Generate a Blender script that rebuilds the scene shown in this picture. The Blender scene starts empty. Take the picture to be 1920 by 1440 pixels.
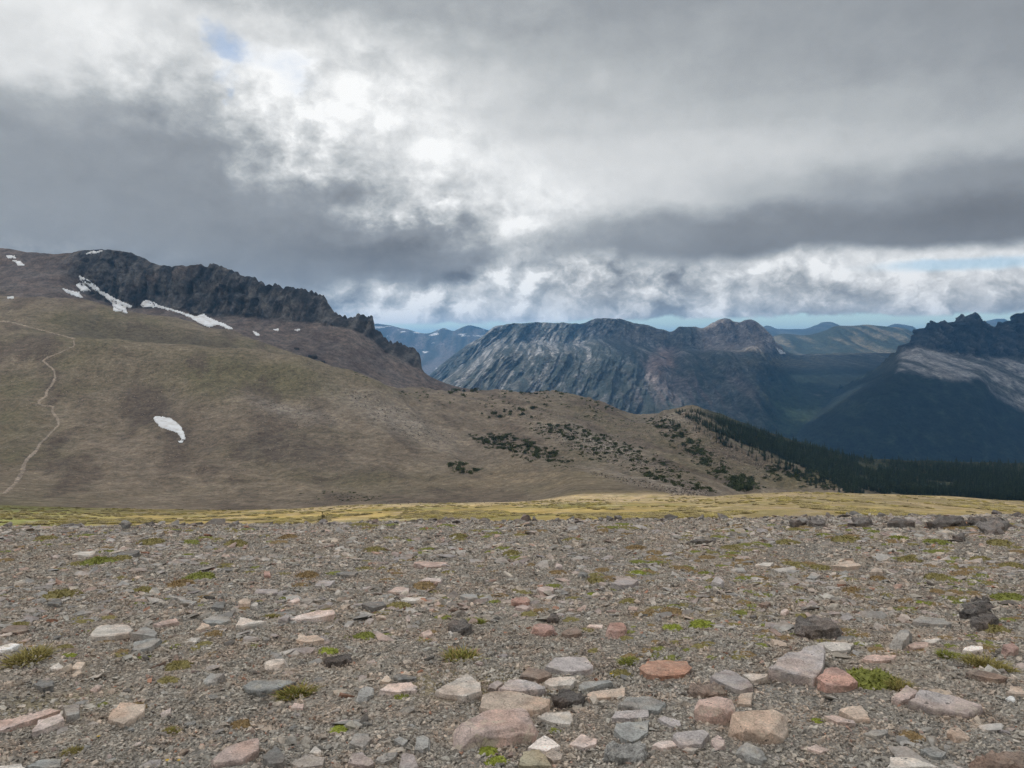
import bpy, bmesh, math, random
import numpy as np
from mathutils import Vector, Matrix, Euler
from mathutils.bvhtree import BVHTree

R = math.radians
random.seed(7)
rng = np.random.default_rng(7)
sc = bpy.context.scene
C = sc.collection

# ------------------------------------------------------------------ camera
F = 1450.0 / 1920.0                       # focal length in picture widths
PITCH = math.atan(80.0 / 1450.0)
CAM_Z = 1.6
cam_d = bpy.data.cameras.new('camera')
cam = bpy.data.objects.new('camera', cam_d)
C.objects.link(cam)
cam.location = (0, 0, CAM_Z)
cam.rotation_euler = (math.pi / 2 - PITCH, 0, 0)
cam_d.sensor_width = 36.0
cam_d.lens = 36.0 * F
cam_d.clip_start = 0.05
cam_d.clip_end = 90000
sc.camera = cam

# ------------------------------------------------------------------ light
SUN_AZ, SUN_EL = R(-74), R(44)            # azimuth from the view direction, + is to the right
SUN = np.array([math.sin(SUN_AZ) * math.cos(SUN_EL), math.cos(SUN_AZ) * math.cos(SUN_EL), math.sin(SUN_EL)])
sun_d = bpy.data.lights.new('sun', 'SUN')
sun_d.energy = 3.2
sun_d.angle = R(0.6)
sun_d.color = (1.0, 0.94, 0.85)
sun = bpy.data.objects.new('sun', sun_d)
C.objects.link(sun)
sun.location = (0, 0, 300)
sun.rotation_euler = Vector((-SUN[0], -SUN[1], -SUN[2])).to_track_quat('-Z', 'Y').to_euler()

sc.view_settings.view_transform = 'Standard'
sc.view_settings.look = 'None'
sc.view_settings.exposure = 0.4
sc.view_settings.gamma = 1.0
sc.view_settings.use_curve_mapping = False
sc.cycles.use_denoising = True
sc.cycles.denoising_prefilter = 'NONE'
sc.cycles.max_bounces = 6
sc.cycles.diffuse_bounces = 3
sc.cycles.volume_bounces = 1
sc.cycles.transparent_max_bounces = 8
sc.cycles.sample_clamp_indirect = 4.0
sc.cycles.caustics_reflective = False
sc.cycles.caustics_refractive = False

# ------------------------------------------------------------------ node helper
class NT:
    def __init__(self, tree):
        self.t = tree; self.n = tree.nodes; self.l = tree.links
    def node(self, kind, **kw):
        n = self.n.new(kind)
        for k, v in kw.items():
            setattr(n, k, v)
        return n
    def put(self, sock, v):
        if isinstance(v, bpy.types.NodeSocket):
            self.l.new(v, sock)
        elif v is not None:
            sock.default_value = v
    def math(self, op, a, b=None, c=None, clamp=False):
        n = self.node('ShaderNodeMath', operation=op); n.use_clamp = clamp
        self.put(n.inputs[0], a); self.put(n.inputs[1], b); self.put(n.inputs[2], c)
        return n.outputs[0]
    def vmath(self, op, a, b=None, c=None):
        n = self.node('ShaderNodeVectorMath', operation=op)
        self.put(n.inputs[0], a)
        if op == 'SCALE':
            self.put(n.inputs['Scale'], b)
        else:
            if b is not None: self.put(n.inputs[1], b)
            if c is not None: self.put(n.inputs[2], c)
        return n.outputs['Value'] if op in ('DOT_PRODUCT', 'LENGTH', 'DISTANCE') else n.outputs['Vector']
    def noise(self, vec, scale, detail=4.0, rough=0.55, lac=2.0, out='Fac', dist=0.0):
        n = self.node('ShaderNodeTexNoise')
        if vec is not None: self.put(n.inputs['Vector'], vec)
        n.inputs['Scale'].default_value = scale; n.inputs['Detail'].default_value = detail
        n.inputs['Roughness'].default_value = rough; n.inputs['Lacunarity'].default_value = lac
        n.inputs['Distortion'].default_value = dist
        return n.outputs[out]
    def voro(self, vec, scale, feature='F1', detail=0.0, rough=0.5, out='Distance', rand=1.0):
        n = self.node('ShaderNodeTexVoronoi', feature=feature)
        self.put(n.inputs['Vector'], vec)
        n.inputs['Scale'].default_value = scale
        n.inputs['Detail'].default_value = detail; n.inputs['Roughness'].default_value = rough
        n.inputs['Randomness'].default_value = rand
        return n.outputs[out]
    def maprange(self, v, a, b, c=0.0, d=1.0, smooth=True):
        n = self.node('ShaderNodeMapRange'); n.interpolation_type = 'SMOOTHSTEP' if smooth else 'LINEAR'
        self.put(n.inputs[0], v)
        for i, q in enumerate((a, b, c, d)): self.put(n.inputs[i + 1], q)
        return n.outputs[0]
    def mix(self, f, a, b, blend='MIX'):
        n = self.node('ShaderNodeMix', data_type='RGBA', blend_type=blend)
        self.put(n.inputs[0], f)
        self.put(n.inputs[6], a if isinstance(a, bpy.types.NodeSocket) else (*a, 1.0) if len(a) == 3 else a)
        self.put(n.inputs[7], b if isinstance(b, bpy.types.NodeSocket) else (*b, 1.0) if len(b) == 3 else b)
        return n.outputs[2]
    def ramp(self, f, stops):
        n = self.node('ShaderNodeValToRGB')
        cr = n.color_ramp
        while len(cr.elements) < len(stops): cr.elements.new(0.5)
        for e, (p, col) in zip(cr.elements, stops):
            e.position = p; e.color = (*col, 1.0)
        self.put(n.inputs[0], f)
        return n.outputs[0]
    def attr(self, name, kind='GEOMETRY', out='Color'):
        n = self.node('ShaderNodeAttribute', attribute_name=name, attribute_type=kind)
        return n.outputs[out]

# ------------------------------------------------------------------ world: broken cloud over a Nishita sky
def px_az_el(px, py):
    a, b = (px - 960) / 1450.0, (720 - py) / 1450.0
    d = np.array([a, math.cos(PITCH) + b * math.sin(PITCH), -math.sin(PITCH) + b * math.cos(PITCH)])
    d /= np.linalg.norm(d)
    return math.atan2(d[0], d[1]), math.asin(d[2])

world = bpy.data.worlds.new('World'); sc.world = world
world.use_nodes = True
W = NT(world.node_tree); W.n.clear()
def build_sky():
    out = W.node('ShaderNodeOutputWorld')
    sky = W.node('ShaderNodeTexSky', sky_type='NISHITA')
    sky.sun_disc = False; sky.sun_elevation = SUN_EL; sky.sun_rotation = SUN_AZ
    sky.altitude = 2000; sky.air_density = 1.0; sky.dust_density = 0.0; sky.ozone_density = 2.0
    bg_sky = W.node('ShaderNodeBackground'); W.put(bg_sky.inputs[0], W.vmath('MULTIPLY', sky.outputs[0], (0.92, 1.0, 1.0))); bg_sky.inputs[1].default_value = 0.1
    D = W.node('ShaderNodeTexCoord').outputs['Generated']
    sep = W.node('ShaderNodeSeparateXYZ'); W.put(sep.inputs[0], D)
    az = W.math('ARCTAN2', sep.outputs[0], sep.outputs[1])
    el = W.math('ARCSINE', sep.outputs[2])
    comb = W.node('ShaderNodeCombineXYZ'); W.put(comb.inputs[0], az); W.put(comb.inputs[1], el)
    P = comb.outputs[0]
    # billow warp, finer and flatter towards the horizon
    Ds = W.vmath('MULTIPLY', D, (1.0, 1.0, 1.6))
    w1c = W.vmath('SUBTRACT', W.noise(Ds, 3.4, 7.0, 0.56, out='Color'), (0.5, 0.5, 0.5))
    w2c = W.vmath('SUBTRACT', W.noise(Ds, 15.0, 4.0, 0.6, out='Color'), (0.5, 0.5, 0.5))
    hi = W.maprange(el, 0.03, 0.30)                      # 0 at the horizon
    warp = W.vmath('SCALE', w1c, W.math('MULTIPLY_ADD', hi, 0.26, 0.05))
    def lobe(x, y, rx, ry):
        a, e = px_az_el(x, y)
        d = W.vmath('MULTIPLY', W.vmath('SUBTRACT', P, (a, e, 0.0)), (1450 / rx, 1450 / ry, 0.0))
        return W.math('POWER', 0.36788, W.vmath('DOT_PRODUCT', d, d))
    puffy = W.math('ADD', lobe(540, 250, 260, 170), lobe(830, 430, 220, 90))       # where heaped cloud shows its edges
    warp = W.vmath('ADD', warp, W.vmath('SCALE', w2c, W.math('MULTIPLY_ADD', puffy, 0.12, W.math('MULTIPLY_ADD', hi, 0.05, 0.02))))
    warp = W.vmath('MULTIPLY', warp, (1.0, 0.6, 0.0))
    PW = W.vmath('ADD', P, warp)
    sp = W.node('ShaderNodeSeparateXYZ'); W.put(sp.inputs[0], PW)
    # cloud thickness row by row (elevation) along the azimuth: thick dark bases, thin bright cloud
    xs = [-120, 100, 320, 540, 760, 980, 1200, 1420, 1640, 1860, 2080]
    ys = [-120, 0, 85, 165, 240, 320, 390, 438, 474, 498, 556, 600]
    T = [
     #  -120  100  320  540  760  980 1200 1420 1640 1860 2080
      [ 165, 172, 178, 178, 170, 158, 152, 150, 150, 150, 160],   # -120
      [ 170, 182, 192, 188, 176, 160, 154, 150, 150, 146, 145],   # 0
      [ 215, 230, 220, 216, 205, 185, 168, 160, 155, 150, 148],   # 85
      [ 215, 224, 212, 240, 226, 206, 184, 168, 160, 156, 152],   # 165
      [ 168, 164, 172, 234, 228, 212, 196, 184, 178, 168, 160],   # 240
      [ 154, 152, 152, 200, 232, 222, 212, 204, 194, 184, 176],   # 320
      [ 156, 152, 148, 152, 196, 234, 214, 186, 160, 146, 142],   # 390
      [ 158, 154, 146, 140, 142, 208, 156, 134, 132, 120, 116],   # 440
      [ 158, 150, 146, 136, 124, 188, 142, 130, 134, 128, 126],   # 485
      [ 158, 150, 146, 138, 130, 200, 172, 206, 224, 224, 220],   # 520
      [ 160, 156, 150, 158, 186, 222, 194, 208, 206, 208, 208],   # 560
      [ 170, 165, 165, 205, 230, 222, 200, 196, 200, 204, 204],   # 600
    ]
    a0, a1 = px_az_el(xs[0], 300)[0], px_az_el(xs[-1], 300)[0]
    u = W.maprange(sp.outputs[0], a0, a1, smooth=False)
    els = [px_az_el(960, y)[1] for y in ys]
    acc = None
    for k in range(0, 12, 3):
        n = W.node('ShaderNodeValToRGB'); cr = n.color_ramp; cr.interpolation = 'EASE'
        while len(cr.elements) < len(xs): cr.elements.new(0.5)
        for i, x in enumerate(xs):
            cr.elements[i].position = (px_az_el(x, 300)[0] - a0) / (a1 - a0)
        for i, x in enumerate(xs):
            cr.elements[i].color = tuple(T[k + q][i] / 255.0 for q in range(3)) + (1.0,)
        W.put(n.inputs[0], u)
        wts = []
        for q in range(3):
            j = k + q
            up = 1.0 if j == 0 else W.maprange(sp.outputs[1], els[j - 1], els[j])
            dn = 1.0 if j == 11 else W.maprange(sp.outputs[1], els[j + 1], els[j])
            wts.append(W.math('MULTIPLY', up, dn))
        cw = W.node('ShaderNodeCombineXYZ')
        for q in range(3): W.put(cw.inputs[q], wts[q])
        d = W.vmath('DOT_PRODUCT', n.outputs[0], cw.outputs[0])
        acc = d if acc is None else W.math('ADD', acc, d)
    # outside that window the same broken cloud goes on: slow noise of the same mean and contrast
    wide = W.maprange(W.noise(Ds, 1.6, 4.0, 0.5), 0.3, 0.7, 0.5, 0.95)
    inside = W.math('MULTIPLY', W.maprange(W.math('ABSOLUTE', az), 0.66, 0.95, 1.0, 0.0), W.maprange(el, 0.46, 0.7, 1.0, 0.0))
    mixn = W.node('ShaderNodeMix', data_type='FLOAT'); W.put(mixn.inputs[0], inside); W.put(mixn.inputs[2], wide); W.put(mixn.inputs[3], acc)
    v = mixn.outputs[0]
    # billows lit from above and from the sun's side: strong in the low cumulus row, faint in the grey sheets
    Dq = W.vmath('ADD', W.vmath('MULTIPLY', D, (1.0, 1.0, 1.25)), W.vmath('SCALE', w2c, 0.035))
    nA = W.noise(Dq, 13.0, 5.0, 0.58)
    nB = W.noise(W.vmath('ADD', Dq, (-0.010, 0.0, 0.020)), 13.0, 5.0, 0.58)
    bil = W.math('ABSOLUTE', W.math('MULTIPLY_ADD', nA, 2.0, -1.0))
    relief = W.math('SUBTRACT', nA, nB)
    cum = W.math('MULTIPLY', W.maprange(el, 0.01, 0.03), W.maprange(sp.outputs[1], 0.085, 0.115, 1.0, 0.0))
    cum = W.math('MULTIPLY', cum, W.maprange(v, 0.52, 0.72))
    fine = W.math('SUBTRACT', nA, 0.5)
    puffy = W.math('MULTIPLY', puffy, W.maprange(v, 0.56, 0.74, 0.12, 1.0))
    bright = W.maprange(v, 0.66, 0.90)
    v = W.math('MULTIPLY_ADD', W.math('SUBTRACT', v, 0.70), W.math('MULTIPLY_ADD', puffy, 0.40, W.math('MULTIPLY', cum, 0.2)), v)
    k0 = W.math('MULTIPLY_ADD', cum, 1.15, W.math('MULTIPLY_ADD', puffy, 0.85, 0.05))
    v = W.math('MULTIPLY_ADD', relief, k0, v)
    k1 = W.math('MULTIPLY_ADD', cum, 0.30, W.math('MULTIPLY', puffy, 0.14))
    v = W.math('MULTIPLY_ADD', W.math('SUBTRACT', bil, 0.16), k1, v)
    k3 = W.math('MULTIPLY_ADD', cum, 0.12, W.math('MULTIPLY_ADD', puffy, 0.16, 0.05))
    v = W.math('MULTIPLY_ADD', fine, k3, v)
    v = W.math('MINIMUM', W.math('MAXIMUM', v, 0.30), 0.985)
    col = W.ramp(v, [(0.0, (0.0, 0.0, 0.0)), (0.30, (0.072, 0.078, 0.090)), (0.45, (0.162, 0.169, 0.180)), (0.60, (0.300, 0.320, 0.340)),
                     (0.72, (0.465, 0.485, 0.495)), (0.85, (0.69, 0.70, 0.70)), (1.0, (1.0, 1.0, 0.99))])
    bg_cl = W.node('ShaderNodeBackground'); W.put(bg_cl.inputs[0], col); bg_cl.inputs[1].default_value = 0.80
    # openings: a few ragged holes and the clear strip along the horizon
    hole = None
    for (x, y, rx, ry, am) in ((436, 95, 50, 50, 0.7), (396, 182, 40, 26, 0.62), (560, 128, 110, 60, 0.40),
                               (1810, 495, 150, 13, 1.1)):
        a, e = px_az_el(x, y)
        src = PW if y < 400 else W.vmath('ADD', P, W.vmath('SCALE', w1c, 0.03))
        d = W.vmath('MULTIPLY', W.vmath('SUBTRACT', src, (a, e, 0.0)), (1450 / rx, 1450 / ry, 0.0))
        g = W.math('POWER', 0.36788, W.vmath('DOT_PRODUCT', d, d))
        hole = W.math('MULTIPLY_ADD', g, am, hole if hole is not None else 0.0)
    hole = W.math('MULTIPLY_ADD', fine, W.math('MINIMUM', W.math('MULTIPLY', hole, 2.2), 1.0), hole)
    hole = W.maprange(hole, 0.22, 0.95, 0.0, 0.62)
    edge = W.math('MULTIPLY_ADD', fine, 0.02, el)
    edge = W.math('MULTIPLY_ADD', bil, -0.010, edge)
    side = W.maprange(az, -0.12, 0.30, -0.003, 0.004)
    strip = W.maprange(W.math('SUBTRACT', edge, side), 0.022, 0.028, 1.0, 0.0)
    opening = W.math('MAXIMUM', hole, strip, clamp=True)
    ms = W.node('ShaderNodeMixShader')
    W.put(ms.inputs[0], opening); W.put(ms.inputs[1], bg_cl.outputs[0]); W.put(ms.inputs[2], bg_sky.outputs[0])
    W.put(out.inputs[0], ms.outputs[0])
BIL0 = 0.56
build_sky()

# ------------------------------------------------------------------ numeric helpers
_perm = np.random.default_rng(3).permutation(256).astype(np.int64)
_perm = np.concatenate([_perm, _perm, _perm])
_grad = np.array([[1,1,0],[-1,1,0],[1,-1,0],[-1,-1,0],[1,0,1],[-1,0,1],[1,0,-1],[-1,0,-1],
                  [0,1,1],[0,-1,1],[0,1,-1],[0,-1,-1],[1,1,0],[-1,1,0],[0,-1,1],[0,-1,-1]], float)
def perlin(x, y, z=0.0):
    x, y, z = np.broadcast_arrays(np.asarray(x, float), np.asarray(y, float), np.asarray(z, float))
    xi, yi, zi = np.floor(x).astype(np.int64), np.floor(y).astype(np.int64), np.floor(z).astype(np.int64)
    xf, yf, zf = x - xi, y - yi, z - zi
    xi &= 255; yi &= 255; zi &= 255
    u, v, w = (t * t * t * (t * (t * 6 - 15) + 10) for t in (xf, yf, zf))
    def g(dx, dy, dz):
        h = _perm[_perm[_perm[xi + dx] + yi + dy] + zi + dz] & 15
        G = _grad[h]
        return G[..., 0] * (xf - dx) + G[..., 1] * (yf - dy) + G[..., 2] * (zf - dz)
    def lp(a, b, t): return a + t * (b - a)
    return lp(lp(lp(g(0,0,0), g(1,0,0), u), lp(g(0,1,0), g(1,1,0), u), v),
              lp(lp(g(0,0,1), g(1,0,1), u), lp(g(0,1,1), g(1,1,1), u), v), w)
def fbm(x, y, z=0.0, o=5, rough=0.5):
    s, a, n, f = 0.0, 1.0, 0.0, 1.0
    for i in range(o):
        s = s + a * perlin(x * f + 17.3 * i, y * f - 9.1 * i, z * f + 3.7 * i); n += a; a *= rough; f *= 2.03
    return s / n * 1.6
def ridged(x, y, z=0.0, o=4, rough=0.5):
    s, a, n, f = 0.0, 1.0, 0.0, 1.0
    for i in range(o):
        s = s + a * (1 - np.abs(perlin(x * f + 11.3 * i, y * f + 5.1 * i, z * f)) * 2.0); n += a; a *= rough; f *= 2.03
    return s / n
def sstep(a, b, x):
    t = np.clip((x - a) / (b - a), 0, 1); return t * t * (3 - 2 * t)
def pchip(x, Y, xn):
    """monotone cubic through rows Y (len x, ...) at xn"""
    x = np.asarray(x, float); Y = np.asarray(Y, float)
    h = np.diff(x); sh = (slice(None),) + (None,) * (Y.ndim - 1)
    d = np.diff(Y, axis=0) / h[sh]
    m = np.zeros_like(Y)
    if len(x) > 2:
        w1 = (2 * h[1:] + h[:-1])[sh]; w2 = (h[1:] + 2 * h[:-1])[sh]
        ok = d[:-1] * d[1:] > 0
        with np.errstate(divide='ignore', invalid='ignore'):
            mm = (w1 + w2) / (w1 / d[:-1] + w2 / d[1:])
        m[1:-1] = np.where(ok, mm, 0.0)
    m[0] = d[0]; m[-1] = d[-1]
    k = np.clip(np.searchsorted(x, xn) - 1, 0, len(x) - 2)
    t = ((xn - x[k]) / h[k])[sh]; hh = h[k][sh]
    return ((1 + 2 * t) * (1 - t) ** 2 * Y[k] + t * (1 - t) ** 2 * hh * m[k] + t * t * (3 - 2 * t) * Y[k + 1] + t * t * (t - 1) * hh * m[k + 1])
CP, SP = math.cos(PITCH), math.sin(PITCH)
def unproj(px, py, d):
    """point at forward distance d (along +Y) seen in direction of picture point (px, py) of the 1920 x 1440 photograph"""
    a, b = (np.asarray(px) - 960) / 1450.0, (720 - np.asarray(py)) / 1450.0
    fy = CP + b * SP; fz = -SP + b * CP
    return np.stack(np.broadcast_arrays(a / fy * d, d + 0 * a, CAM_Z + fz / fy * d), -1)
def proj(P):
    P = np.asarray(P); x, y, z = P[..., 0], P[..., 1], P[..., 2] - CAM_Z
    f = y * CP - z * SP; u = y * SP + z * CP
    return 960 + 1450 * x / f, 720 - 1450 * u / f

def new_mesh(name, V, Fc, smooth=True):
    me = bpy.data.meshes.new(name)
    V = np.ascontiguousarray(V, np.float32); Fc = np.ascontiguousarray(Fc, np.int32)
    me.vertices.add(len(V)); me.vertices.foreach_set('co', V.ravel())
    n, k = Fc.shape
    me.loops.add(n * k); me.loops.foreach_set('vertex_index', Fc.ravel())
    me.polygons.add(n); me.polygons.foreach_set('loop_start', np.arange(0, n * k, k, dtype=np.int32))
    me.polygons.foreach_set('use_smooth', np.full(n, smooth))
    me.update(); me.validate()
    return me
def add_color(me, name, col):
    at = me.attributes.new(name, 'FLOAT_COLOR', 'POINT')
    c = np.ones((len(me.vertices), 4), np.float32); c[:, :3] = col
    at.data.foreach_set('color', c.ravel())
def link(name, me, mat=None, parent=None, kind=None, label=None, cat=None, group=None):
    o = bpy.data.objects.new(name, me); C.objects.link(o)
    if mat is not None and me is not None and not me.materials: me.materials.append(mat)
    if parent is not None: o.parent = parent
    if kind: o['kind'] = kind
    if label: o['label'] = label
    if cat: o['category'] = cat
    if group: o['group'] = group
    return o

def sheet_grid(xs, stations, counts, nx):
    """stations: list of (y row, d row) over xs. Returns the vertex grid (rows, nx, 3), px and station parameter"""
    xn = np.linspace(xs[0], xs[-1], nx)
    ys = np.array([[float(v) for v in np.broadcast_to(s[0], len(xs))] for s in stations])
    ds = np.log(np.array([[float(v) for v in np.broadcast_to(s[1], len(xs))] for s in stations]))
    Yc = pchip(np.array(xs, float), ys.T, xn).T          # stations x nx
    Dc = pchip(np.array(xs, float), ds.T, xn).T
    sp = np.concatenate([np.linspace(i, i + 1, c, endpoint=False) for i, c in enumerate(counts)] + [[len(counts)]])
    # interpolate height over distance so that slopes stay natural
    dd = pchip(np.arange(len(stations)), Dc, sp)
    Z = np.empty_like(dd)
    Pst = unproj(xn[None, :], Yc, np.exp(Dc))
    Z = pchip(np.arange(len(stations)), Pst[..., 2], sp)
    D = np.exp(dd)
    X = (xn[None, :] - 960) / 1450.0 * D * (1.0 / CP)
    # exact x for the picture column depends slightly on height
    f = D * CP - (Z - CAM_Z) * SP
    X = (xn[None, :] - 960) / 1450.0 * f
    return np.stack([X, D, Z], -1), xn, sp
def grid_faces(nr, nc):
    i = np.arange(nr * nc).reshape(nr, nc)
    return np.stack([i[:-1, :-1], i[:-1, 1:], i[1:, 1:], i[1:, :-1]], -1).reshape(-1, 4)
def normals(G):
    du = np.gradient(G, axis=1); dv = np.gradient(G, axis=0)
    n = np.cross(du, dv); n /= np.linalg.norm(n, axis=-1, keepdims=True) + 1e-9
    return n
def lerp3(c0, c1, t): return np.asarray(c0) * (1 - t[..., None]) + np.asarray(c1) * t[..., None]
SURF = []                                                  # vertex / face lists of every terrain sheet, for placing things on it
def terrain(name, G, col, mat):
    nr, nc = G.shape[:2]
    Fc = grid_faces(nr, nc); V = G.reshape(-1, 3)
    me = new_mesh(name, V, Fc); add_color(me, 'tone', np.clip(col, 0.0, 1.0).reshape(-1, 3))
    o = link(name, me, mat, kind='structure')
    SURF.append((V, Fc))
    return o

# ------------------------------------------------------------------ terrain materials
def terrain_mat(name, s1, s2, bump_scale, bump_dist, contrast=0.35, rough=0.95, speck=None, hillside=False, warmth=0.5):
    m = bpy.data.materials.new(name); m.use_nodes = True
    N = NT(m.node_tree); b = N.n['Principled BSDF']
    pos = N.node('ShaderNodeNewGeometry').outputs['Position']
    tone = N.attr('tone')
    n1 = N.noise(pos, s1, 6.0, 0.62); n2 = N.noise(pos, s2, 5.0, 0.6)
    f = N.math('MULTIPLY', N.maprange(n1, 0.25, 0.75, 1 - contrast, 1 + contrast, False), N.maprange(n2, 0.25, 0.75, 1 - contrast * 0.8, 1 + contrast * 0.8, False))
    if hillside:
        sepp = N.node('ShaderNodeSeparateXYZ'); N.put(sepp.inputs[0], pos)
        away = N.maprange(sepp.outputs[1], 26, 80)
        ps = N.vmath('MULTIPLY', pos, (0.9, 0.7, 1.9))
        n3 = N.noise(ps, 0.22, 7.0, 0.68); n4 = N.noise(N.vmath('ADD', pos, (50.0, 9.0, 3.0)), 0.045, 6.0, 0.62); n5 = N.noise(pos, 0.55, 4.0, 0.7)
        g = N.math('MULTIPLY', N.maprange(n3, 0.3, 0.7, 0.58, 1.42, False), N.math('MULTIPLY', N.maprange(n4, 0.3, 0.7, 0.82, 1.18, False), N.maprange(n5, 0.3, 0.7, 0.62, 1.38, False)))
        f = N.math('MULTIPLY', f, N.math('MULTIPLY_ADD', away, N.math('SUBTRACT', g, 1.0), 1.0))
    if hillside:
        # grit in the soil close by: every cell of the gravel its own grey
        vn = N.node('ShaderNodeTexVoronoi', feature='F1'); N.put(vn.inputs['Vector'], pos); vn.inputs['Scale'].default_value = 48.0
        cellc = N.node('ShaderNodeSeparateColor'); N.put(cellc.inputs[0], vn.outputs['Color'])
        grit = N.math('MULTIPLY', N.maprange(cellc.outputs[0], 0, 1, 0.62, 1.30, False), N.maprange(vn.outputs['Distance'], 0.35, 0.75, 1.0, 0.55))
        f = N.math('MULTIPLY', f, N.math('MULTIPLY_ADD', N.math('SUBTRACT', 1.0, away), N.math('SUBTRACT', grit, 1.0), 1.0))
    col = N.vmath('SCALE', tone, f)
    warm = N.noise(pos, s1 * 0.31, 4.0, 0.5)
    col = N.mix(N.maprange(warm, 0.35, 0.65, 0.0, warmth), col, N.vmath('MULTIPLY', col, (1.12, 0.98, 0.86)))
    if speck:
        v = N.voro(pos, speck[0], 'F1', 0.0)
        k = N.math('MULTIPLY', N.maprange(v, 0.10, 0.22, 1.0, 0.0), N.maprange(N.noise(pos, speck[0] * 0.09, 3.0), 0.45, 0.62))
        col = N.mix(N.math('MULTIPLY', k, speck[1]), col, speck[2])
    N.put(b.inputs['Base Color'], col)
    b.inputs['Roughness'].default_value = rough
    b.inputs['Specular IOR Level'].default_value = 0.15
    bp = N.node('ShaderNodeBump'); bp.inputs['Strength'].default_value = 0.9; bp.inputs['Distance'].default_value = bump_dist
    N.put(bp.inputs['Height'], N.noise(pos, bump_scale, 8.0, 0.66)); N.put(b.inputs['Normal'], bp.outputs[0])
    if hillside:
        b2 = N.node('ShaderNodeBump'); N.put(b2.inputs['Strength'], N.math('MULTIPLY', away, 0.8)); b2.inputs['Distance'].default_value = 1.6
        N.put(b2.inputs['Height'], N.noise(ps, 0.20, 7.0, 0.68)); N.put(b2.inputs['Normal'], bp.outputs[0]); N.put(b.inputs['Normal'], b2.outputs[0])
    return m
M_far = terrain_mat('mountain_stone', 0.03, 0.10, 0.045, 34.0, 0.8, warmth=0.12)
M_ridge = terrain_mat('ridge_stone', 0.09, 0.35, 0.12, 8.0, 0.6)
M_ground = None

# ------------------------------------------------------------------ ground: gravel shoulder, meadow, basin, hillside, forest slope
GX = [-260, 0, 130, 250, 400, 560, 640, 700, 800, 900, 1000, 1100, 1200, 1290, 1350, 1420, 1500, 1600, 1750, 1920, 2180]
def near_z(x, d):
    """the gravel shoulder the camera stands on"""
    return -(0.112 * d + 0.0023 * d * d) + 0.0125 * x
def near_y(px, d):
    x = (px - 960) / 1450.0 * d
    return float(proj(np.array([x, d, near_z(x, d)]))[1])
st, cnt = [], []
for d, c in ((1.5, 8), (2.4, 14), (3.4, 16), (5, 16), (7, 16), (10, 16), (14, 16), (18, 14), (21.5, 12)):
    st.append(([near_y(x, d) for x in GX], d)); cnt.append(c)
crest = np.array([958, 949, 952, 955, 957, 953, 949, 946, 944, 942, 941, 938, 936, 934, 930, 926, 924, 925, 932, 941, 950])
st.append(([near_y(x, 21.5) + 26 for x in GX], 26)); cnt.append(8)
st.append((np.maximum(crest + 46, 1000), 40)); cnt.append(8)
st.append((crest + 33, 60)); cnt.append(10)
st.append((crest + 20, 80)); cnt.append(16)
st.append((crest + 9, 112)); cnt.append(20)
st.append((crest, 165)); cnt.append(10)
dip = np.array([0, -2, 2, 6, 9, 9, 9, 8, 8, 6, -2, -10, -10, -6, 4, 14, 20, 25, 30, 30, 30])
st.append((crest + dip, 205)); cnt.append(12)
rows = {  # x:     -260    0  130  250  400  560  640  700  800  900 1000 1100 1200 1290 1350 1420 1500 1600 1750 1920 2180
  290: [ 935, 938, 945, 952, 956, 950, 946, 943, 941, 938, 930, 904, 907, 919, 937, 957, 972, 985,1000,1010,1010],
  380: [ 890, 895, 900, 905, 908, 905, 902, 900, 900, 900, 894, 879, 886, 893, 906, 926, 932, 945, 975, 990, 990],
  460: [ 830, 840, 845, 850, 850, 850, 849, 850, 858, 866, 864, 856, 864, 870, 881, 901, 911, 922, 950, 965, 965],
  540: [ 770, 780, 785, 790, 785, 790, 794, 800, 824, 838, 836, 831, 842, 846, 859, 876, 886, 906, 931, 940, 940],
  620: [ 700, 710, 715, 720, 715, 728, 745, 756, 790, 804, 800, 805, 816, 806, 823, 849, 863, 889, 915, 921, 921],
  700: [ 640, 648, 638, 642, 650, 668, 690, 714, 760, 772, 776, 785, 800, 781, 796, 826, 849, 873, 896, 902, 902],
  790: [ 612, 607, 622, 648, 655, 680, 704, 724, 744, 752, 756, 765, 790, 768, 784, 809, 838, 866, 881, 887, 887],
  950: [ 560, 556, 562, 585, 613, 668, 706, 722, 730, 735, 734, 748, 783, 786, 796, 817, 838, 862, 870, 874, 874],
}
for d, r in rows.items():
    st.append((r, d)); cnt.append(36)
r950 = np.array(rows[950], float)
cnt[-1] = 12
st.append((r950 + 45, 1150)); cnt.append(8)
st.append((np.maximum(r950 + 150, 900), 1500)); cnt.append(6)
st.append((1000, 2300))
G, gxn, gsp = sheet_grid(GX, st, cnt, 640)
X, D, Z = G[..., 0], G[..., 1], G[..., 2]
near = 1 - sstep(20, 26, D)
mead = sstep(20, 26, D) * (1 - sstep(190, 260, D))
hill = sstep(190, 280, D)
PXg = np.broadcast_to(gxn[None, :], D.shape)
PYg = proj(G)[1]
dz = near * (0.05 * fbm(X * 0.9, D * 0.9, 0, 4) + 0.07 * fbm(X * 0.25, D * 0.25, 4, 3))
dz += mead * (0.35 * fbm(X * 0.05, D * 0.05, 7, 4) * sstep(24, 50, D))
gul = ridged((X + 0.35 * D) * 0.018, D * 0.006, 1, 4)
rightw = sstep(850, 1100, PXg)
dz += hill * sstep(260, 420, D) * ((gul - 0.5) * (6.0 + 5.0 * rightw) + 1.6 * fbm(X * 0.03, D * 0.03, 3, 5) + 0.35 * fbm(X * 0.16, D * 0.16, 5, 4))
G[..., 2] = Z + dz
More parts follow.
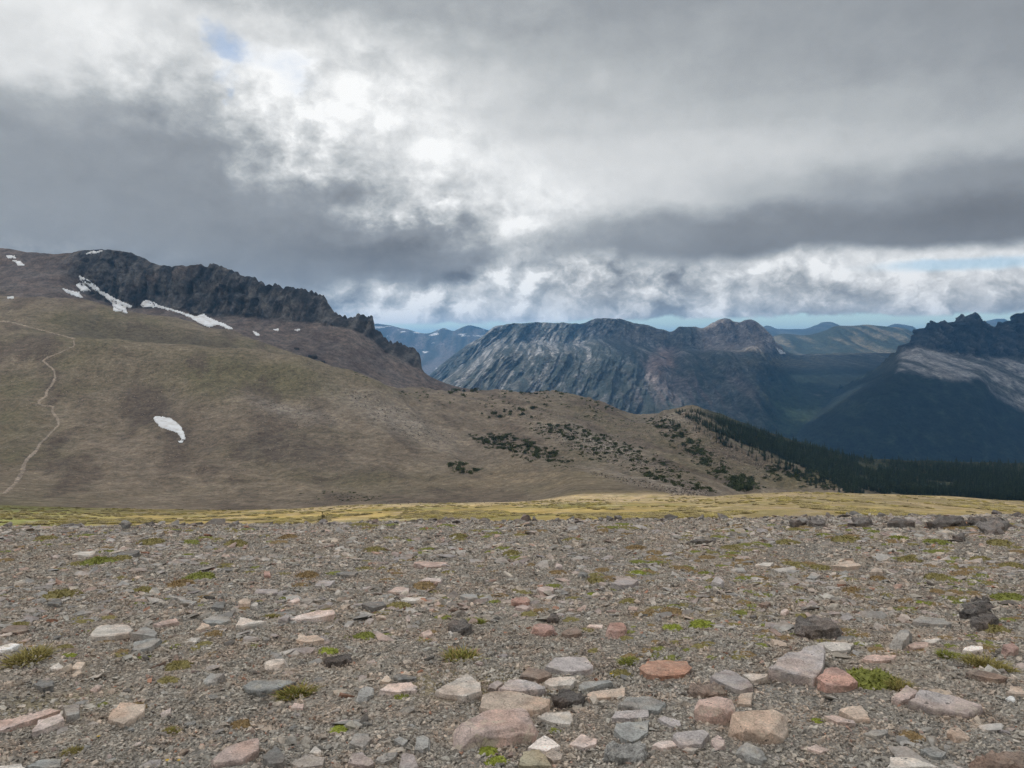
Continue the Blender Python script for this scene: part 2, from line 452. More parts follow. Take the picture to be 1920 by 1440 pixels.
# colours of the ground, with shade painted in where noted
n1 = fbm(X * 0.012, D * 0.012, 2, 5); n2 = fbm(X * 0.05, D * 0.05, 9, 5); n3 = fbm(X * 0.2, D * 0.2, 11, 4); n4 = fbm(X * 0.9, D * 0.9, 11, 4)
gravel = lerp3((0.325, 0.302, 0.268), (0.355, 0.315, 0.262), sstep(-0.3, 0.5, n3)) * (1 + 0.18 * n4[..., None])
gravel = lerp3(gravel, (0.27, 0.225, 0.10), 0.6 * sstep(0.25, 0.6, fbm(X * 0.5, D * 0.5, 21, 4)))
grass = lerp3((0.29, 0.225, 0.085), (0.18, 0.17, 0.062), sstep(-0.15, 0.4, fbm(X * 0.05, D * 0.05, 31, 5)))
grass = lerp3(grass, (0.16, 0.18, 0.055), sstep(330, 60, PXg) * 0.75)
grass = lerp3(grass, (0.20, 0.165, 0.085), sstep(1150, 1350, PXg) * 0.75)  # partial shade of the right end painted in as browner grass
stony = sstep(118, 150, D) * sstep(380, 620, PXg) * sstep(-0.25, 0.25, n3 + 0.25) * (0.85 - 0.5 * sstep(1150, 1400, PXg))
grass = lerp3(grass, (0.33, 0.265, 0.185), stony * 0.8)
grass = lerp3(grass, (0.31, 0.25, 0.165), 0.5 * sstep(0.15, 0.5, n2) )
brown = lerp3((0.172, 0.140, 0.104), (0.225, 0.187, 0.140), sstep(-0.4, 0.5, n2))
olive = np.array((0.130, 0.118, 0.066))
og = np.exp(-((PXg - 420) / 330) ** 2 - ((PYg - 690) / 55) ** 2) + np.exp(-((PXg - 30) / 110) ** 2 - ((PYg - 810) / 90) ** 2) \
   + 0.9 * np.exp(-((PXg - 150) / 260) ** 2 - ((PYg - 600) / 30) ** 2) + 0.6 * np.exp(-((PXg - 780) / 260) ** 2 - ((PYg - 905) / 30) ** 2) \
   + 0.8 * np.exp(-((PXg - 30) / 160) ** 2 - ((PYg - 945) / 22) ** 2)
brown = lerp3(brown, olive, np.clip(0.62 * og * (0.85 + 0.9 * n1) + 0.25 * sstep(0.1, 0.5, n1), 0, 0.8))
brown = lerp3(brown, (0.125, 0.108, 0.070), 0.8 * sstep(980, 1100, PXg) * sstep(925, 890, PYg) * sstep(-0.5, 0.2, n2))
brown = lerp3(brown, (0.108, 0.085, 0.066), 0.75 * sstep(0.0, 0.4, fbm((X + 0.35 * D) * 0.03, D * 0.008, 41, 4)))
pale = np.exp(-((PXg - 740) / 110) ** 2 - ((PYg - 785 - (PXg - 740) * 0.42) / 26) ** 2) + np.exp(-((PXg - 540) / 75) ** 2 - ((PYg - 770 - (PXg - 540) * 0.2) / 16) ** 2) \
     + np.exp(-((PXg - 1120) / 95) ** 2 - ((PYg - 838 - (PXg - 1120) * 0.35) / 24) ** 2) + 0.9 * np.exp(-((PXg - 1190) / 110) ** 2 - ((PYg - 897 - (PXg - 1190) * 0.2) / 9) ** 2) \
     + 0.7 * np.exp(-((PXg - 1260) / 60) ** 2 - ((PYg - 788) / 14) ** 2)
brown = lerp3(brown, (0.285, 0.255, 0.215), np.clip(pale * (0.7 + 0.8 * n3), 0, 0.85))
brown = lerp3(brown, (0.12, 0.105, 0.05), 0.8 * np.exp(-((PXg - 1530) / 90) ** 2 - ((PYg - 905) / 12) ** 2))
Sg_ = np.broadcast_to(gsp[:, None], D.shape)
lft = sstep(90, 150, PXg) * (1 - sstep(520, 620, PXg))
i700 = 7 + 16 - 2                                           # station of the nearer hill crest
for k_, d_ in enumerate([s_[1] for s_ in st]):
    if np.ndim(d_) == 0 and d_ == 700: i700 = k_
brown = lerp3(brown, (0.092, 0.080, 0.055), 0.8 * lft * sstep(i700 + 0.05, i700 + 0.4, Sg_) * (1 - sstep(i700 + 1.25, i700 + 1.75, Sg_ + 0.2 * n1)))  # shading behind the crest painted in as a darker face
brown = lerp3(brown, (0.225, 0.190, 0.130), 0.75 * lft * np.exp(-((Sg_ - i700 + 0.06) / 0.07) ** 2) * (0.6 + 0.6 * n2))  # worn crest, painted paler in place of shading
brown = lerp3(brown, (0.082, 0.066, 0.054), np.clip(0.85 * np.exp(-((PXg - 300 - 1.1 * (PYg - 780)) / 55) ** 2 - ((PYg - 795) / 50) ** 2) * (0.7 + 0.9 * n2), 0, 0.8))  # shade in the hollow by the snow, painted in as dark brown
brown = lerp3(brown, (0.098, 0.080, 0.064), np.clip(0.7 * np.exp(-((PXg - 560) / 150) ** 2 - ((PYg - 850 - 0.22 * (PXg - 560)) / 34) ** 2) * (0.8 + 0.9 * n1), 0, 0.7))  # shade of the lower hollow, also painted into the soil colour
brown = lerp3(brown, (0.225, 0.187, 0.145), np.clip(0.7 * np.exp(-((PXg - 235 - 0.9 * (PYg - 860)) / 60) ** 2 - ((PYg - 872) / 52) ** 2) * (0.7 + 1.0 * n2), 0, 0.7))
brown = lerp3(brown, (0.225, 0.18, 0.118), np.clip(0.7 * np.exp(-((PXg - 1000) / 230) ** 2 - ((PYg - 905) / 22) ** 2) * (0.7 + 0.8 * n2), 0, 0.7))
forest_floor = sstep(-6, 16, (PYg - 762) - 0 * PXg) * sstep(0, 40, PXg - np.interp(PYg, [760, 780, 800, 835, 870, 905, 930, 960], [1290, 1300, 1325, 1385, 1470, 1540, 1575, 1600]))
forest_floor = forest_floor * sstep(440, 520, D)
brown = lerp3(brown, (0.045, 0.05, 0.03), forest_floor)
grass = lerp3(grass, (0.30, 0.25, 0.19), 0.55 * sstep(0.1, 0.45, fbm(X * 0.35, D * 0.18, 81, 4)))
grass = lerp3(grass, (0.16, 0.145, 0.06), 0.4 * sstep(0.15, 0.5, fbm(X * 0.22, D * 0.12, 91, 4)))
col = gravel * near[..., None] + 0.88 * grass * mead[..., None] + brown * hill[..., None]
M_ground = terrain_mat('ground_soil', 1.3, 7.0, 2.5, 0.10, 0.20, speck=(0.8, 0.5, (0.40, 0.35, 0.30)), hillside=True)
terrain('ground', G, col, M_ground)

# the shoulder goes on beside and behind the camera
gx_, gy_ = np.meshgrid(np.linspace(-45, 45, 120), np.linspace(-45, 21, 90))
gz_ = near_z(gx_, np.where(gy_ > 0, gy_, gy_ * 0.6)) + 0.10 * fbm(gx_ * 0.25, gy_ * 0.25, 4, 3) - 0.16
terrain('ground', np.stack([gx_, gy_, gz_], -1), np.broadcast_to(np.array((0.30, 0.27, 0.228)), gx_.shape + (3,)), M_ground)

# ------------------------------------------------------------------ the dark crag ridge
RX = [-300, 0, 67, 110, 133, 187, 207, 253, 277, 297, 353, 403, 430, 460, 487, 500, 547, 567, 600, 613, 620, 637, 660, 680, 697, 703, 720, 737, 757, 770, 787, 793, 817, 843, 893, 960, 1040]
sky_y = [462, 467, 475, 477, 475, 469, 470, 478, 490, 498, 501, 502, 512, 523, 528, 537, 543, 547, 557, 570, 583, 595, 599, 596, 597, 618, 637, 647, 648, 655, 665, 697, 713, 723, 733, 760, 800]
base_y = np.interp(RX, [-300, 0, 110, 150, 200, 250, 300, 400, 500, 560, 600, 645, 690, 720, 750, 790, 800, 900, 1040], [500, 505, 512, 545, 570, 577, 577, 590, 596, 601, 604, 612, 630, 656, 671, 692, 706, 745, 815])
foot_y = np.interp(RX, [-300, 0, 250, 400, 560, 700, 800, 900, 1040], [590, 592, 622, 648, 700, 752, 775, 780, 830])
mid_y = foot_y * 0.5 + base_y * 0.5 + 4
stR = [(foot_y + 30, 930), (foot_y, 990), (mid_y, 1130), (base_y, 1250), (np.array(sky_y), 1335), (np.array(sky_y) + 30, 1480), (np.array(sky_y) + 260, 2100)]
G, xn, sp = sheet_grid(RX, stR, (8, 40, 60, 130, 24, 8), 860)
X, D, Z = G[..., 0].copy(), G[..., 1].copy(), G[..., 2].copy()
S = np.broadcast_to(sp[:, None], D.shape); PX = np.broadcast_to(xn[None, :], D.shape)
cl_x = sstep(95, 175, PX) * (1 - sstep(785, 830, PX))
rock = cl_x * sstep(2.86, 3.05, S + 0.10 * fbm(X * 0.02, Z * 0.02, 5, 4)) * (1 - sstep(4.15, 4.5, S))
ribs = ridged(X * 0.030, Z * 0.006, 3, 4, 0.55)
ribs2 = ridged(X * 0.09 + 0.02 * Z, Z * 0.02, 8, 3)
top = np.exp(-((S - 4.0) / 0.16) ** 2)
jag = cl_x * (0.25 + 0.75 * sstep(330, 400, PX))
spike = (ridged(X * 0.045, 0.3, 2, 3, 0.6) - 0.45) * 12.0 + (ridged(X * 0.13, 0.9, 4, 2) - 0.45) * 9.0
G[..., 1] = D - rock * ((ribs - 0.5) * 44 * sstep(-0.5, 0.4, fbm(X * 0.008, Z * 0.004, 88, 3)) + 16 * fbm(X * 0.015, Z * 0.015, 98, 4) + (ribs2 - 0.5) * 12 + 5 * fbm(X * 0.08, Z * 0.08, 2, 4))
G[..., 2] = Z + top * jag * spike + rock * (1 - top) * 3 * fbm(X * 0.05, Z * 0.05, 12, 4) + (1 - rock) * sstep(0.8, 1.5, S) * (1.5 * fbm(X * 0.03, D * 0.03, 4, 4) + (ridged((X + 0.2 * D) * 0.02, D * 0.003, 5, 3) - 0.5) * 3.0)
nz = normals(G)[..., 2]; nz = np.abs(nz)
n1 = fbm(X * 0.015, Z * 0.03, 6, 5); n2 = fbm(X * 0.06, Z * 0.06, 16, 4)
scree = lerp3((0.112, 0.092, 0.084), (0.160, 0.134, 0.120), sstep(-0.4, 0.4, n1 + 0.5 * n2))
scree = lerp3(scree, (0.15, 0.13, 0.075), 0.5 * sstep(60, -20, PX) * sstep(2.6, 1.6, S))
strk = fbm(X * 0.11, Z * 0.018, 36, 4, 0.6)
cliff = lerp3((0.030, 0.031, 0.034), (0.118, 0.112, 0.108), sstep(-0.35, 0.6, 0.7 * n2 + 0.8 * (ribs - 0.55) + 0.8 * strk))
cliff = lerp3(cliff, (0.130, 0.108, 0.096), 0.75 * sstep(0.15, 0.45, fbm(X * 0.02, Z * 0.012, 26, 4)) * (1 - sstep(330, 420, PX) * 0.8))
col = lerp3(scree, cliff, rock)
terrain('crag_ridge', G, col, M_ridge)

# ------------------------------------------------------------------ middle massif with gullied scree, and the dark forest valley to its right
MX = [640, 780, 820, 870, 905, 930, 960, 1010, 1050, 1090, 1115, 1145, 1190, 1215, 1240, 1258, 1275, 1300, 1313, 1330, 1360, 1385, 1400, 1420, 1440, 1450, 1475, 1500, 1560, 1640, 1700, 1800, 1920, 2200]
ms_y = np.array([800, 725, 690, 651, 630, 613, 608, 604, 606, 606, 597, 596, 606, 611, 617, 621, 613, 614, 616, 607, 599, 605, 600, 606, 626, 640, 660, 664, 662, 662, 664, 672, 690, 720], float)
k = np.interp(MX, [640, 1300, 1450, 1600, 2200], [0, 0, 0.6, 1, 1])
stM = [(980, 2000), (905 + 0 * ms_y, np.interp(MX, [640, 1400, 2200], [2500, 2300, 2100])), (ms_y * 0.45 + 850 * 0.55, 3050),
       (ms_y * 0.72 + 800 * 0.28, 3700), (ms_y * 0.93 + 50 - 5 * k, 4350), (ms_y, 4700), (ms_y + 25, 5300), (ms_y + 150, 6500)]
stM[4] = (ms_y + np.interp(MX, [640, 900, 1200, 1300, 1360, 1450, 1500, 2200], [30, 34, 40, 40, 52, 28, 12, 12]), 4350)
G, xn, sp = sheet_grid(MX, stM, (6, 70, 80, 80, 60, 14, 6), 760)
X, D, Z = G[..., 0].copy(), G[..., 1].copy(), G[..., 2].copy()
S = np.broadcast_to(sp[:, None], D.shape); PX = np.broadcast_to(xn[None, :], D.shape); PY = proj(G)[1]
lean = np.interp(PX, [800, 1150, 1300, 1500], [0.9, 0.7, 0.25, 0.1])
U = X - lean * Z + 50 * fbm(X * 0.0014, Z * 0.0008, 2, 3) + 7 * fbm(X * 0.012, Z * 0.012, 5, 3)
steep = sstep(1.2, 2.0, S) * (1 - 0.75 * sstep(4.72, 5.0, S)) * (1 - 0.75 * sstep(1420, 1560, PX))
r1 = ridged(U * 0.0050, Z * 0.0009, 3, 4, 0.6); r2 = ridged(U * 0.016, Z * 0.0025, 8, 4, 0.6)
G[..., 1] = D - steep * ((r1 - 0.45) * 170 + (r2 - 0.5) * 55 + 60 * fbm(X * 0.004, Z * 0.004, 71, 5) + 40 * fbm(U * 0.03, Z * 0.012, 73, 4, 0.65) + 16 * fbm(U * 0.09, Z * 0.04, 77, 3))
G[..., 2] = Z + steep * (20 * fbm(U * 0.01, Z * 0.01, 12, 5)) + np.exp(-((S - 5) / 0.12) ** 2) * (9 * fbm(X * 0.010, 0.5, 3, 5, 0.6) + 9 * sstep(1310, 1340, PX) * (1 - sstep(1440, 1470, PX)) * (ridged(X * 0.02, 0.7, 6, 3) - 0.45))
n1 = fbm(U * 0.004, Z * 0.0022, 6, 5); n2 = fbm(U * 0.014, Z * 0.007, 16, 5, 0.6); n3 = fbm(X * 0.03, Z * 0.03, 26, 4)
gully = sstep(0.62, 0.25, r1 + 0.35 * r2 - 0.15)
hgt = sstep(860, 610, PY)
ch1 = sstep(0.84, 0.91, ridged(U * 0.0075, Z * 0.0012, 13, 2, 0.4) + 0.14 * n3)
ch2 = sstep(0.82, 0.90, ridged(U * 0.021, Z * 0.003, 23, 2, 0.4) + 0.16 * n3) * 0.85
ch3 = sstep(0.84, 0.92, ridged(U * 0.05, Z * 0.007, 33, 2, 0.4) + 0.16 * n3) * 0.6
ch2 = np.maximum(ch2, ch3)
brk = sstep(-0.12, 0.06, fbm(U * 0.05, Z * 0.03, 43, 4, 0.65))
scr = np.clip(np.maximum(ch1, ch2) * (0.55 + 0.6 * sstep(-0.3, 0.3, n1)) + 0.8 * sstep(0.22, 0.42, n2 + 0.35 * (gully - 0.45) + 0.3 * (hgt - 0.6) + 0.3 * n1), 0, 1)
veg = lerp3((0.042, 0.052, 0.048), (0.100, 0.104, 0.096), sstep(-0.3, 0.5, n3 + 0.5 * n1))
srk = lerp3((0.18, 0.182, 0.188), (0.30, 0.30, 0.305), sstep(-0.4, 0.5, n3 + n1))
left = 1 - sstep(1180, 1330, PX)
scr *= 0.35 + 0.65 * brk
scr *= 0.25 + 0.75 * left + 0.3 * sstep(660, 620, PY) * (1 - left)
scr *= 1 - 0.6 * sstep(700, 800, PY) * sstep(950, 850, PX)
col = lerp3(veg, srk, scr)
pink = np.exp(-((PX - 1238 + 0.5 * (PY - 672)) / 24) ** 2 - ((PY - 678) / 24) ** 2)
col = lerp3(col, (0.36, 0.25, 0.225), np.clip(pink * (0.8 + n3), 0, 0.6))
pk2 = np.exp(-((PX - 1310) / 130) ** 2 - ((PY - 735) / 28) ** 2) * sstep(-0.1, 0.4, fbm(X * 0.02, Z * 0.004, 33, 4))
col = lerp3(col, (0.19, 0.145, 0.145), np.clip(pk2, 0, 0.45))
peak = sstep(1290, 1325, PX) * (1 - sstep(1450, 1480, PX)) * sstep(668, 648, PY + 10 * n1)
col = lerp3(col, lerp3((0.27, 0.235, 0.22), (0.16, 0.14, 0.135), sstep(0.0, 0.4, fbm(X * 0.03, Z * 0.004, 51, 4)) * sstep(640, 620, PY)), peak)
shoulder = np.exp(-((PX - 1210) / 70) ** 2 - ((PY - 628) / 16) ** 2)
col = lerp3(col, (0.21, 0.19, 0.175), np.clip(shoulder * 0.7, 0, 0.6))
fv = sstep(1360, 1480, PX + 40 * n1) * sstep(668, 700, PY + 8 * n2)
fcol = lerp3((0.010, 0.016, 0.014), (0.022, 0.032, 0.022), sstep(-0.2, 0.6, n3))
fcol = lerp3(fcol, (0.03, 0.05, 0.022), 0.7 * np.exp(-((PX - 1480) / 60) ** 2 - ((PY - 770) / 60) ** 2))
fcol = lerp3(fcol, (0.20, 0.18, 0.16), np.exp(-((PX - 1526) / 11) ** 2 - ((PY - 818) / 24) ** 2) * sstep(-0.2, 0.3, n3) + 0.35 * sstep(0.42, 0.55, fbm(X * 0.004, Z * 0.012, 61, 4)))
col = lerp3(col, fcol, fv)
mead2 = np.exp(-((PX - 1480) / 100) ** 2 - ((PY - 678) / 12) ** 2)
col = lerp3(col, (0.12, 0.105, 0.06), np.clip(mead2 * (0.8 + n2), 0, 0.8))
terrain('massif', G, col, M_far)

# ------------------------------------------------------------------ right-hand crag with scree
QX = [1440, 1540, 1620, 1668, 1690, 1705, 1720, 1745, 1770, 1790, 1810, 1830, 1845, 1858, 1866, 1880, 1895, 1905, 1915, 1930, 1990, 2060, 2220]
qs = np.array([810, 748, 706, 674, 650, 640, 626, 608, 608, 598, 594, 598, 606, 624, 630, 609, 607, 594, 592, 600, 582, 600, 640], float)
qb = np.interp(QX, [1440, 1540, 1620, 1668, 1690, 1720, 1760, 1800, 1860, 1920, 2220], [826, 762, 716, 684, 660, 648, 655, 662, 668, 662, 690])
ql = np.interp(QX, [1440, 1540, 1620, 1668, 1690, 1720, 1840, 1860, 1920, 2220], [850, 780, 730, 704, 697, 702, 711, 738, 766, 800])
stQ = [(np.maximum(960, ql + 20), 2000), (np.maximum(900, ql + 10), 2250), (ql, 2750), (qb, 3150), (qs, 3330), (qs + 40, 3700), (qs + 200, 4300)]
G, xn, sp = sheet_grid(QX, stQ, (6, 40, 70, 110, 10, 6), 500)
X, D, Z = G[..., 0].copy(), G[..., 1].copy(), G[..., 2].copy()
S = np.broadcast_to(sp[:, None], D.shape); PX = np.broadcast_to(xn[None, :], D.shape); PY = proj(G)[1]
rock = sstep(2.75, 3.05, S + 0.2 * fbm(X * 0.006, Z * 0.006, 3, 4)) * sstep(1675, 1700, PX)
rb = ridged(X * 0.013, Z * 0.003, 3, 4, 0.6)
top = np.exp(-((S - 4.0) / 0.15) ** 2)
G[..., 1] = D - rock * ((rb - 0.5) * 150 + 60 * (ridged(X * 0.035, Z * 0.012, 19, 3) - 0.5) + 30 * fbm(X * 0.04, Z * 0.04, 29, 4)) - sstep(1.2, 2, S) * (1 - rock) * 24 * (ridged((X * 0.6 + 1.1 * Z) * 0.012, 0.2, 47, 4) - 0.5)
G[..., 2] = Z + top * ((ridged(X * 0.016, 0.4, 6, 3) - 0.5) * 44 + (ridged(X * 0.06, 0.4, 16, 2) - 0.5) * 20) + rock * (1 - top) * 10 * fbm(X * 0.02, Z * 0.02, 9, 4)
n1 = fbm((X + 0.8 * Z) * 0.008, (Z - 0.5 * X) * 0.002, 6, 5); n2 = fbm(X * 0.025, Z * 0.025, 16, 4)
scree = lerp3((0.27, 0.262, 0.258), (0.37, 0.352, 0.345), sstep(-0.4, 0.4, n2))
streak = sstep(0.0, 0.35, fbm((X * 0.6 + 1.1 * Z) * 0.012, (X - Z) * 0.003, 44, 4) + 0.25 * sstep(1780, 1860, PX) - 0.12)
scree = lerp3(scree, (0.055, 0.06, 0.05), 0.85 * streak)
fcol = lerp3((0.010, 0.016, 0.014), (0.022, 0.032, 0.022), sstep(-0.2, 0.6, n2))
low = sstep(2.08, 1.92, S + 0.10 * n1 + 0.05 * n2)
col = lerp3(scree, fcol, np.maximum(low, sstep(1694, 1676, PX + 5 * n2)))
col = lerp3(col, lerp3((0.028, 0.030, 0.032), (0.085, 0.085, 0.084), sstep(-0.2, 0.5, n2 + (rb - 0.6))), rock)
col = lerp3(col, (0.085, 0.078, 0.045), sstep(1700, 1670, PX) * sstep(2.0, 2.4, S) * sstep(705, 680, PY) * 0.7)
terrain('scree_crag', G, col, M_far)

# ------------------------------------------------------------------ distant ridges
def far_ridge(name, xs, ys, d, foot, c0, c1, jit, snow=0.0, nx=260):
    ys = np.array(ys, float)
    s_ = [(foot + 60, d * 0.62), (foot, d * 0.74), ((ys + foot) / 2, d * 0.88), (ys, d), (ys + 30, d * 1.12), (ys + 120, d * 1.35)]
    G, xn, sp = sheet_grid(xs, s_, (4, 40, 50, 8, 4), nx)
    X, D, Z = G[..., 0].copy(), G[..., 1].copy(), G[..., 2].copy()
    S = np.broadcast_to(sp[:, None], D.shape)
    q = d / 4000.0
    r = ridged(X * 0.004 / q, Z * 0.002 / q, 3, 4, 0.6)
    body = sstep(0.5, 1.5, S) * (1 - sstep(2.85, 3.0, S))
    G[..., 1] = D - body * (r - 0.5) * 180 * q
    G[..., 2] = Z + jit * q * fbm(X * 0.01 / q, 0.2 + 0 * X, 7, 4) * np.exp(-((S - 3) / 0.3) ** 2)
    n = fbm(X * 0.012 / q, Z * 0.012 / q, 5, 5); n2 = fbm(X * 0.03 / q, Z * 0.05 / q, 15, 4)
    col = lerp3(c0, c1, sstep(-0.25, 0.35, n + 0.6 * (0.5 - r)))
    if snow:
        col = lerp3(col, (0.75, 0.77, 0.8), sstep(0.52, 0.60, fbm(X * 0.012 / q, Z * 0.05 / q, 25, 4) + snow * sstep(2.2, 2.8, S)) * 0.8)
    terrain(name, G, col, M_far)
far_ridge('green_ridge', [1400, 1440, 1470, 1500, 1540, 1570, 1620, 1660, 1690, 1700, 1710, 1730, 1790, 1900], [650, 634, 626, 629, 622, 612, 610, 612, 615, 621, 630, 640, 655, 680], 6800, 690, (0.045, 0.055, 0.035), (0.18, 0.16, 0.11), 6)
far_ridge('snowy_plateau', [520, 690, 720, 760, 800, 822, 832, 850, 868, 880, 895, 912, 940, 980, 1040], [600, 605, 608, 617, 625, 618, 615, 620, 613, 610, 613, 619, 622, 626, 640], 9500, 700, (0.05, 0.055, 0.05), (0.14, 0.125, 0.12), 4, 0.30)
far_ridge('blue_peaks', [1300, 1400, 1420, 1440, 1460, 1500, 1530, 1545, 1560, 1600, 1630, 1660, 1680, 1700, 1720, 1760, 1810, 1840, 1870, 1890, 1930, 2000, 2150],
          [632, 628, 618, 610, 617, 618, 609, 604, 607, 620, 622, 613, 607, 612, 621, 626, 620, 606, 598, 606, 616, 622, 625], 10500, 640, (0.05, 0.06, 0.06), (0.10, 0.11, 0.11), 6)
# the floor of the valleys, out to the horizon
bm = bmesh.new()
bmesh.ops.create_grid(bm, x_segments=24, y_segments=24, size=1.0)
bmesh.ops.scale(bm, verts=bm.verts, vec=(24400, 14600, 1))
bmesh.ops.translate(bm, verts=bm.verts, vec=(0, 11800, -1250))
me = bpy.data.meshes.new('valley_floor'); bm.to_mesh(me); bm.free()
add_color(me, 'tone', np.tile((0.03, 0.04, 0.03), (len(me.vertices), 1)))
link('valley_floor', me, M_far, kind='structure')

# ------------------------------------------------------------------ placing helpers
_v, _f, _o = [], [], 0
for V, Fc in SURF:
    _v.append(V); _f.append(Fc + _o); _o += len(V)
_v = np.concatenate(_v); _f = np.concatenate(_f)
BVH = BVHTree.FromPolygons(_v.tolist(), _f.tolist())
def hit(px, py):
    d = Vector(unproj(px, py, 1.0)) - Vector((0, 0, CAM_Z)); d.normalize()
    p, n, i, t = BVH.ray_cast(Vector((0, 0, CAM_Z)), d)
    if p is None: return None, None
    if n.z < 0: n = -n
    return p, n
def drop(x, y, top=600.0):
    p, n, i, t = BVH.ray_cast(Vector((x, y, top)), Vector((0, 0, -1)))
    if p is None: return None, None
    if n.z < 0: n = -n
    return p, n

# ------------------------------------------------------------------ the air: one closed box of thin haze
def build_haze():
    x0, x1, y0, y1, z0, z1 = -25000, 25000, -3000, 26800, -1252, 345
    V = [(x, y, z) for x in (x0, x1) for y in (y0, y1) for z in (z0, z1)]
    Fc = [(0, 1, 3, 2), (4, 6, 7, 5), (0, 4, 5, 1), (2, 3, 7, 6), (0, 2, 6, 4), (1, 5, 7, 3)]
    me = bpy.data.meshes.new('haze'); me.from_pydata(V, [], Fc); me.update()
    m = bpy.data.materials.new('haze_air'); m.use_nodes = True
    N = NT(m.node_tree); N.n.clear()
    out = N.node('ShaderNodeOutputMaterial')
    v = N.node('ShaderNodeVolumePrincipled')
    v.inputs['Color'].default_value = (0.21, 0.53, 1.0, 1.0)
    v.inputs['Density'].default_value = HAZE
    v.inputs['Anisotropy'].default_value = 0.0
    N.put(out.inputs['Volume'], v.outputs[0])
    link('haze', me, m, kind='stuff', label='thin blue mountain haze over the valleys', cat='haze')
HAZE = 6.6e-5
build_haze()

# ------------------------------------------------------------------ unseen cloud added overhead to block the sun: a shaped gap lights the meadow
M_cloud = bpy.data.materials.new('cloud_white'); M_cloud.use_nodes = True
def _shade_cloud():
    N = NT(M_cloud.node_tree); N.n.clear()
    out = N.node('ShaderNodeOutputMaterial'); t = N.node('ShaderNodeBsdfTranslucent')
    t.inputs[0].default_value = (0.93, 0.94, 0.96, 1)
    N.put(out.inputs[0], t.outputs[0])
_shade_cloud()
def shade_cloud_sheet(H, gx, gy, gap_fn, thick, lab, zg=0.0):
    """an added, unseen closed bank of cloud at height H whose shade falls on the ground area gx by gy (ground level zg)"""
    offx, offy = SUN[0] / SUN[2] * (H + thick * 0.3 - zg), SUN[1] / SUN[2] * (H + thick * 0.3 - zg)
    X, Y = np.meshgrid(gx, gy)
    s = 130.0 / thick
    th = thick * (1 + 0.45 * fbm(X * 0.002 * s, Y * 0.002 * s, 5, 4))
    e = 300 / s
    wav = e * 0.8 * fbm(X * 0.0015 * s, Y * 0.0015 * s, 55, 4)
    edge = np.minimum.reduce([(X - gx[0]), (gx[-1] - X), (Y - gy[0]), (gy[-1] - Y)]) + wav
    th = np.where(edge > 0, th * np.clip(edge / e, 0.03, 1), -1)
    if gap_fn is not None:
        gap = gap_fn(X, Y)
        th = np.where(gap > 0, -1, th * np.clip(-gap * 0.6, 0.05, 1))
    Zb = H - 0.25 * np.clip(th, 0, thick) + 0.1 * thick * fbm(X * 0.006 * s, Y * 0.006 * s, 15, 4)
    Zt = Zb + np.maximum(th, 0)
    def at(Z): return np.stack([X + offx, Y + offy, Z], -1).reshape(-1, 3)
    nr, nc = X.shape
    V = np.concatenate([at(Zb), at(Zt)])
    q = grid_faces(nr, nc)
    q = q[(th.ravel()[q] > 0.01).all(1)]
    ed = {}
    for f in q.tolist():
        for i in range(4):
            a, b = f[i], f[(i + 1) % 4]
            if (b, a) in ed: del ed[(b, a)]
            else: ed[(a, b)] = 1
    sk = np.array([(b, a, a + nr * nc, b + nr * nc) for a, b in ed])
    me = new_mesh('shade_cloud', V, np.concatenate([q[:, ::-1], q + nr * nc, sk]))
    link('shade_cloud', me, M_cloud, kind='stuff', label=lab, cat='cloud')
def meadow_gap(X, Y):
    w = 10 * fbm(X * 0.02, Y * 0.02, 9, 4)
    return np.minimum(np.minimum((X + 95 + w) / 30, (105 + 0.1 * (Y - 100) - X + w) / 40), np.minimum((Y - 34 + w) / 14, (212 + 120 * sstep(-20, 35, X) - Y + w) / 20))
shade_cloud_sheet(1500.0, np.unique(np.concatenate([np.linspace(-2600, 2300, 70), np.linspace(-260, 220, 97)])), np.unique(np.concatenate([np.linspace(-1500, 2500, 60), np.linspace(-60, 340, 81)])),
            meadow_gap, 130.0, 'unseen low cloud bank added overhead, its gap lighting the meadow')
shade_cloud_sheet(3500.0, np.linspace(850, 5400, 60), np.linspace(2000, 4600, 50), lambda X, Y: (fbm(X * 0.0016, Y * 0.0016, 7, 3) - 0.50) * 3.0, 300.0, 'unseen higher cloud bank added to shade the forest valley and the crag beyond', -300.0)

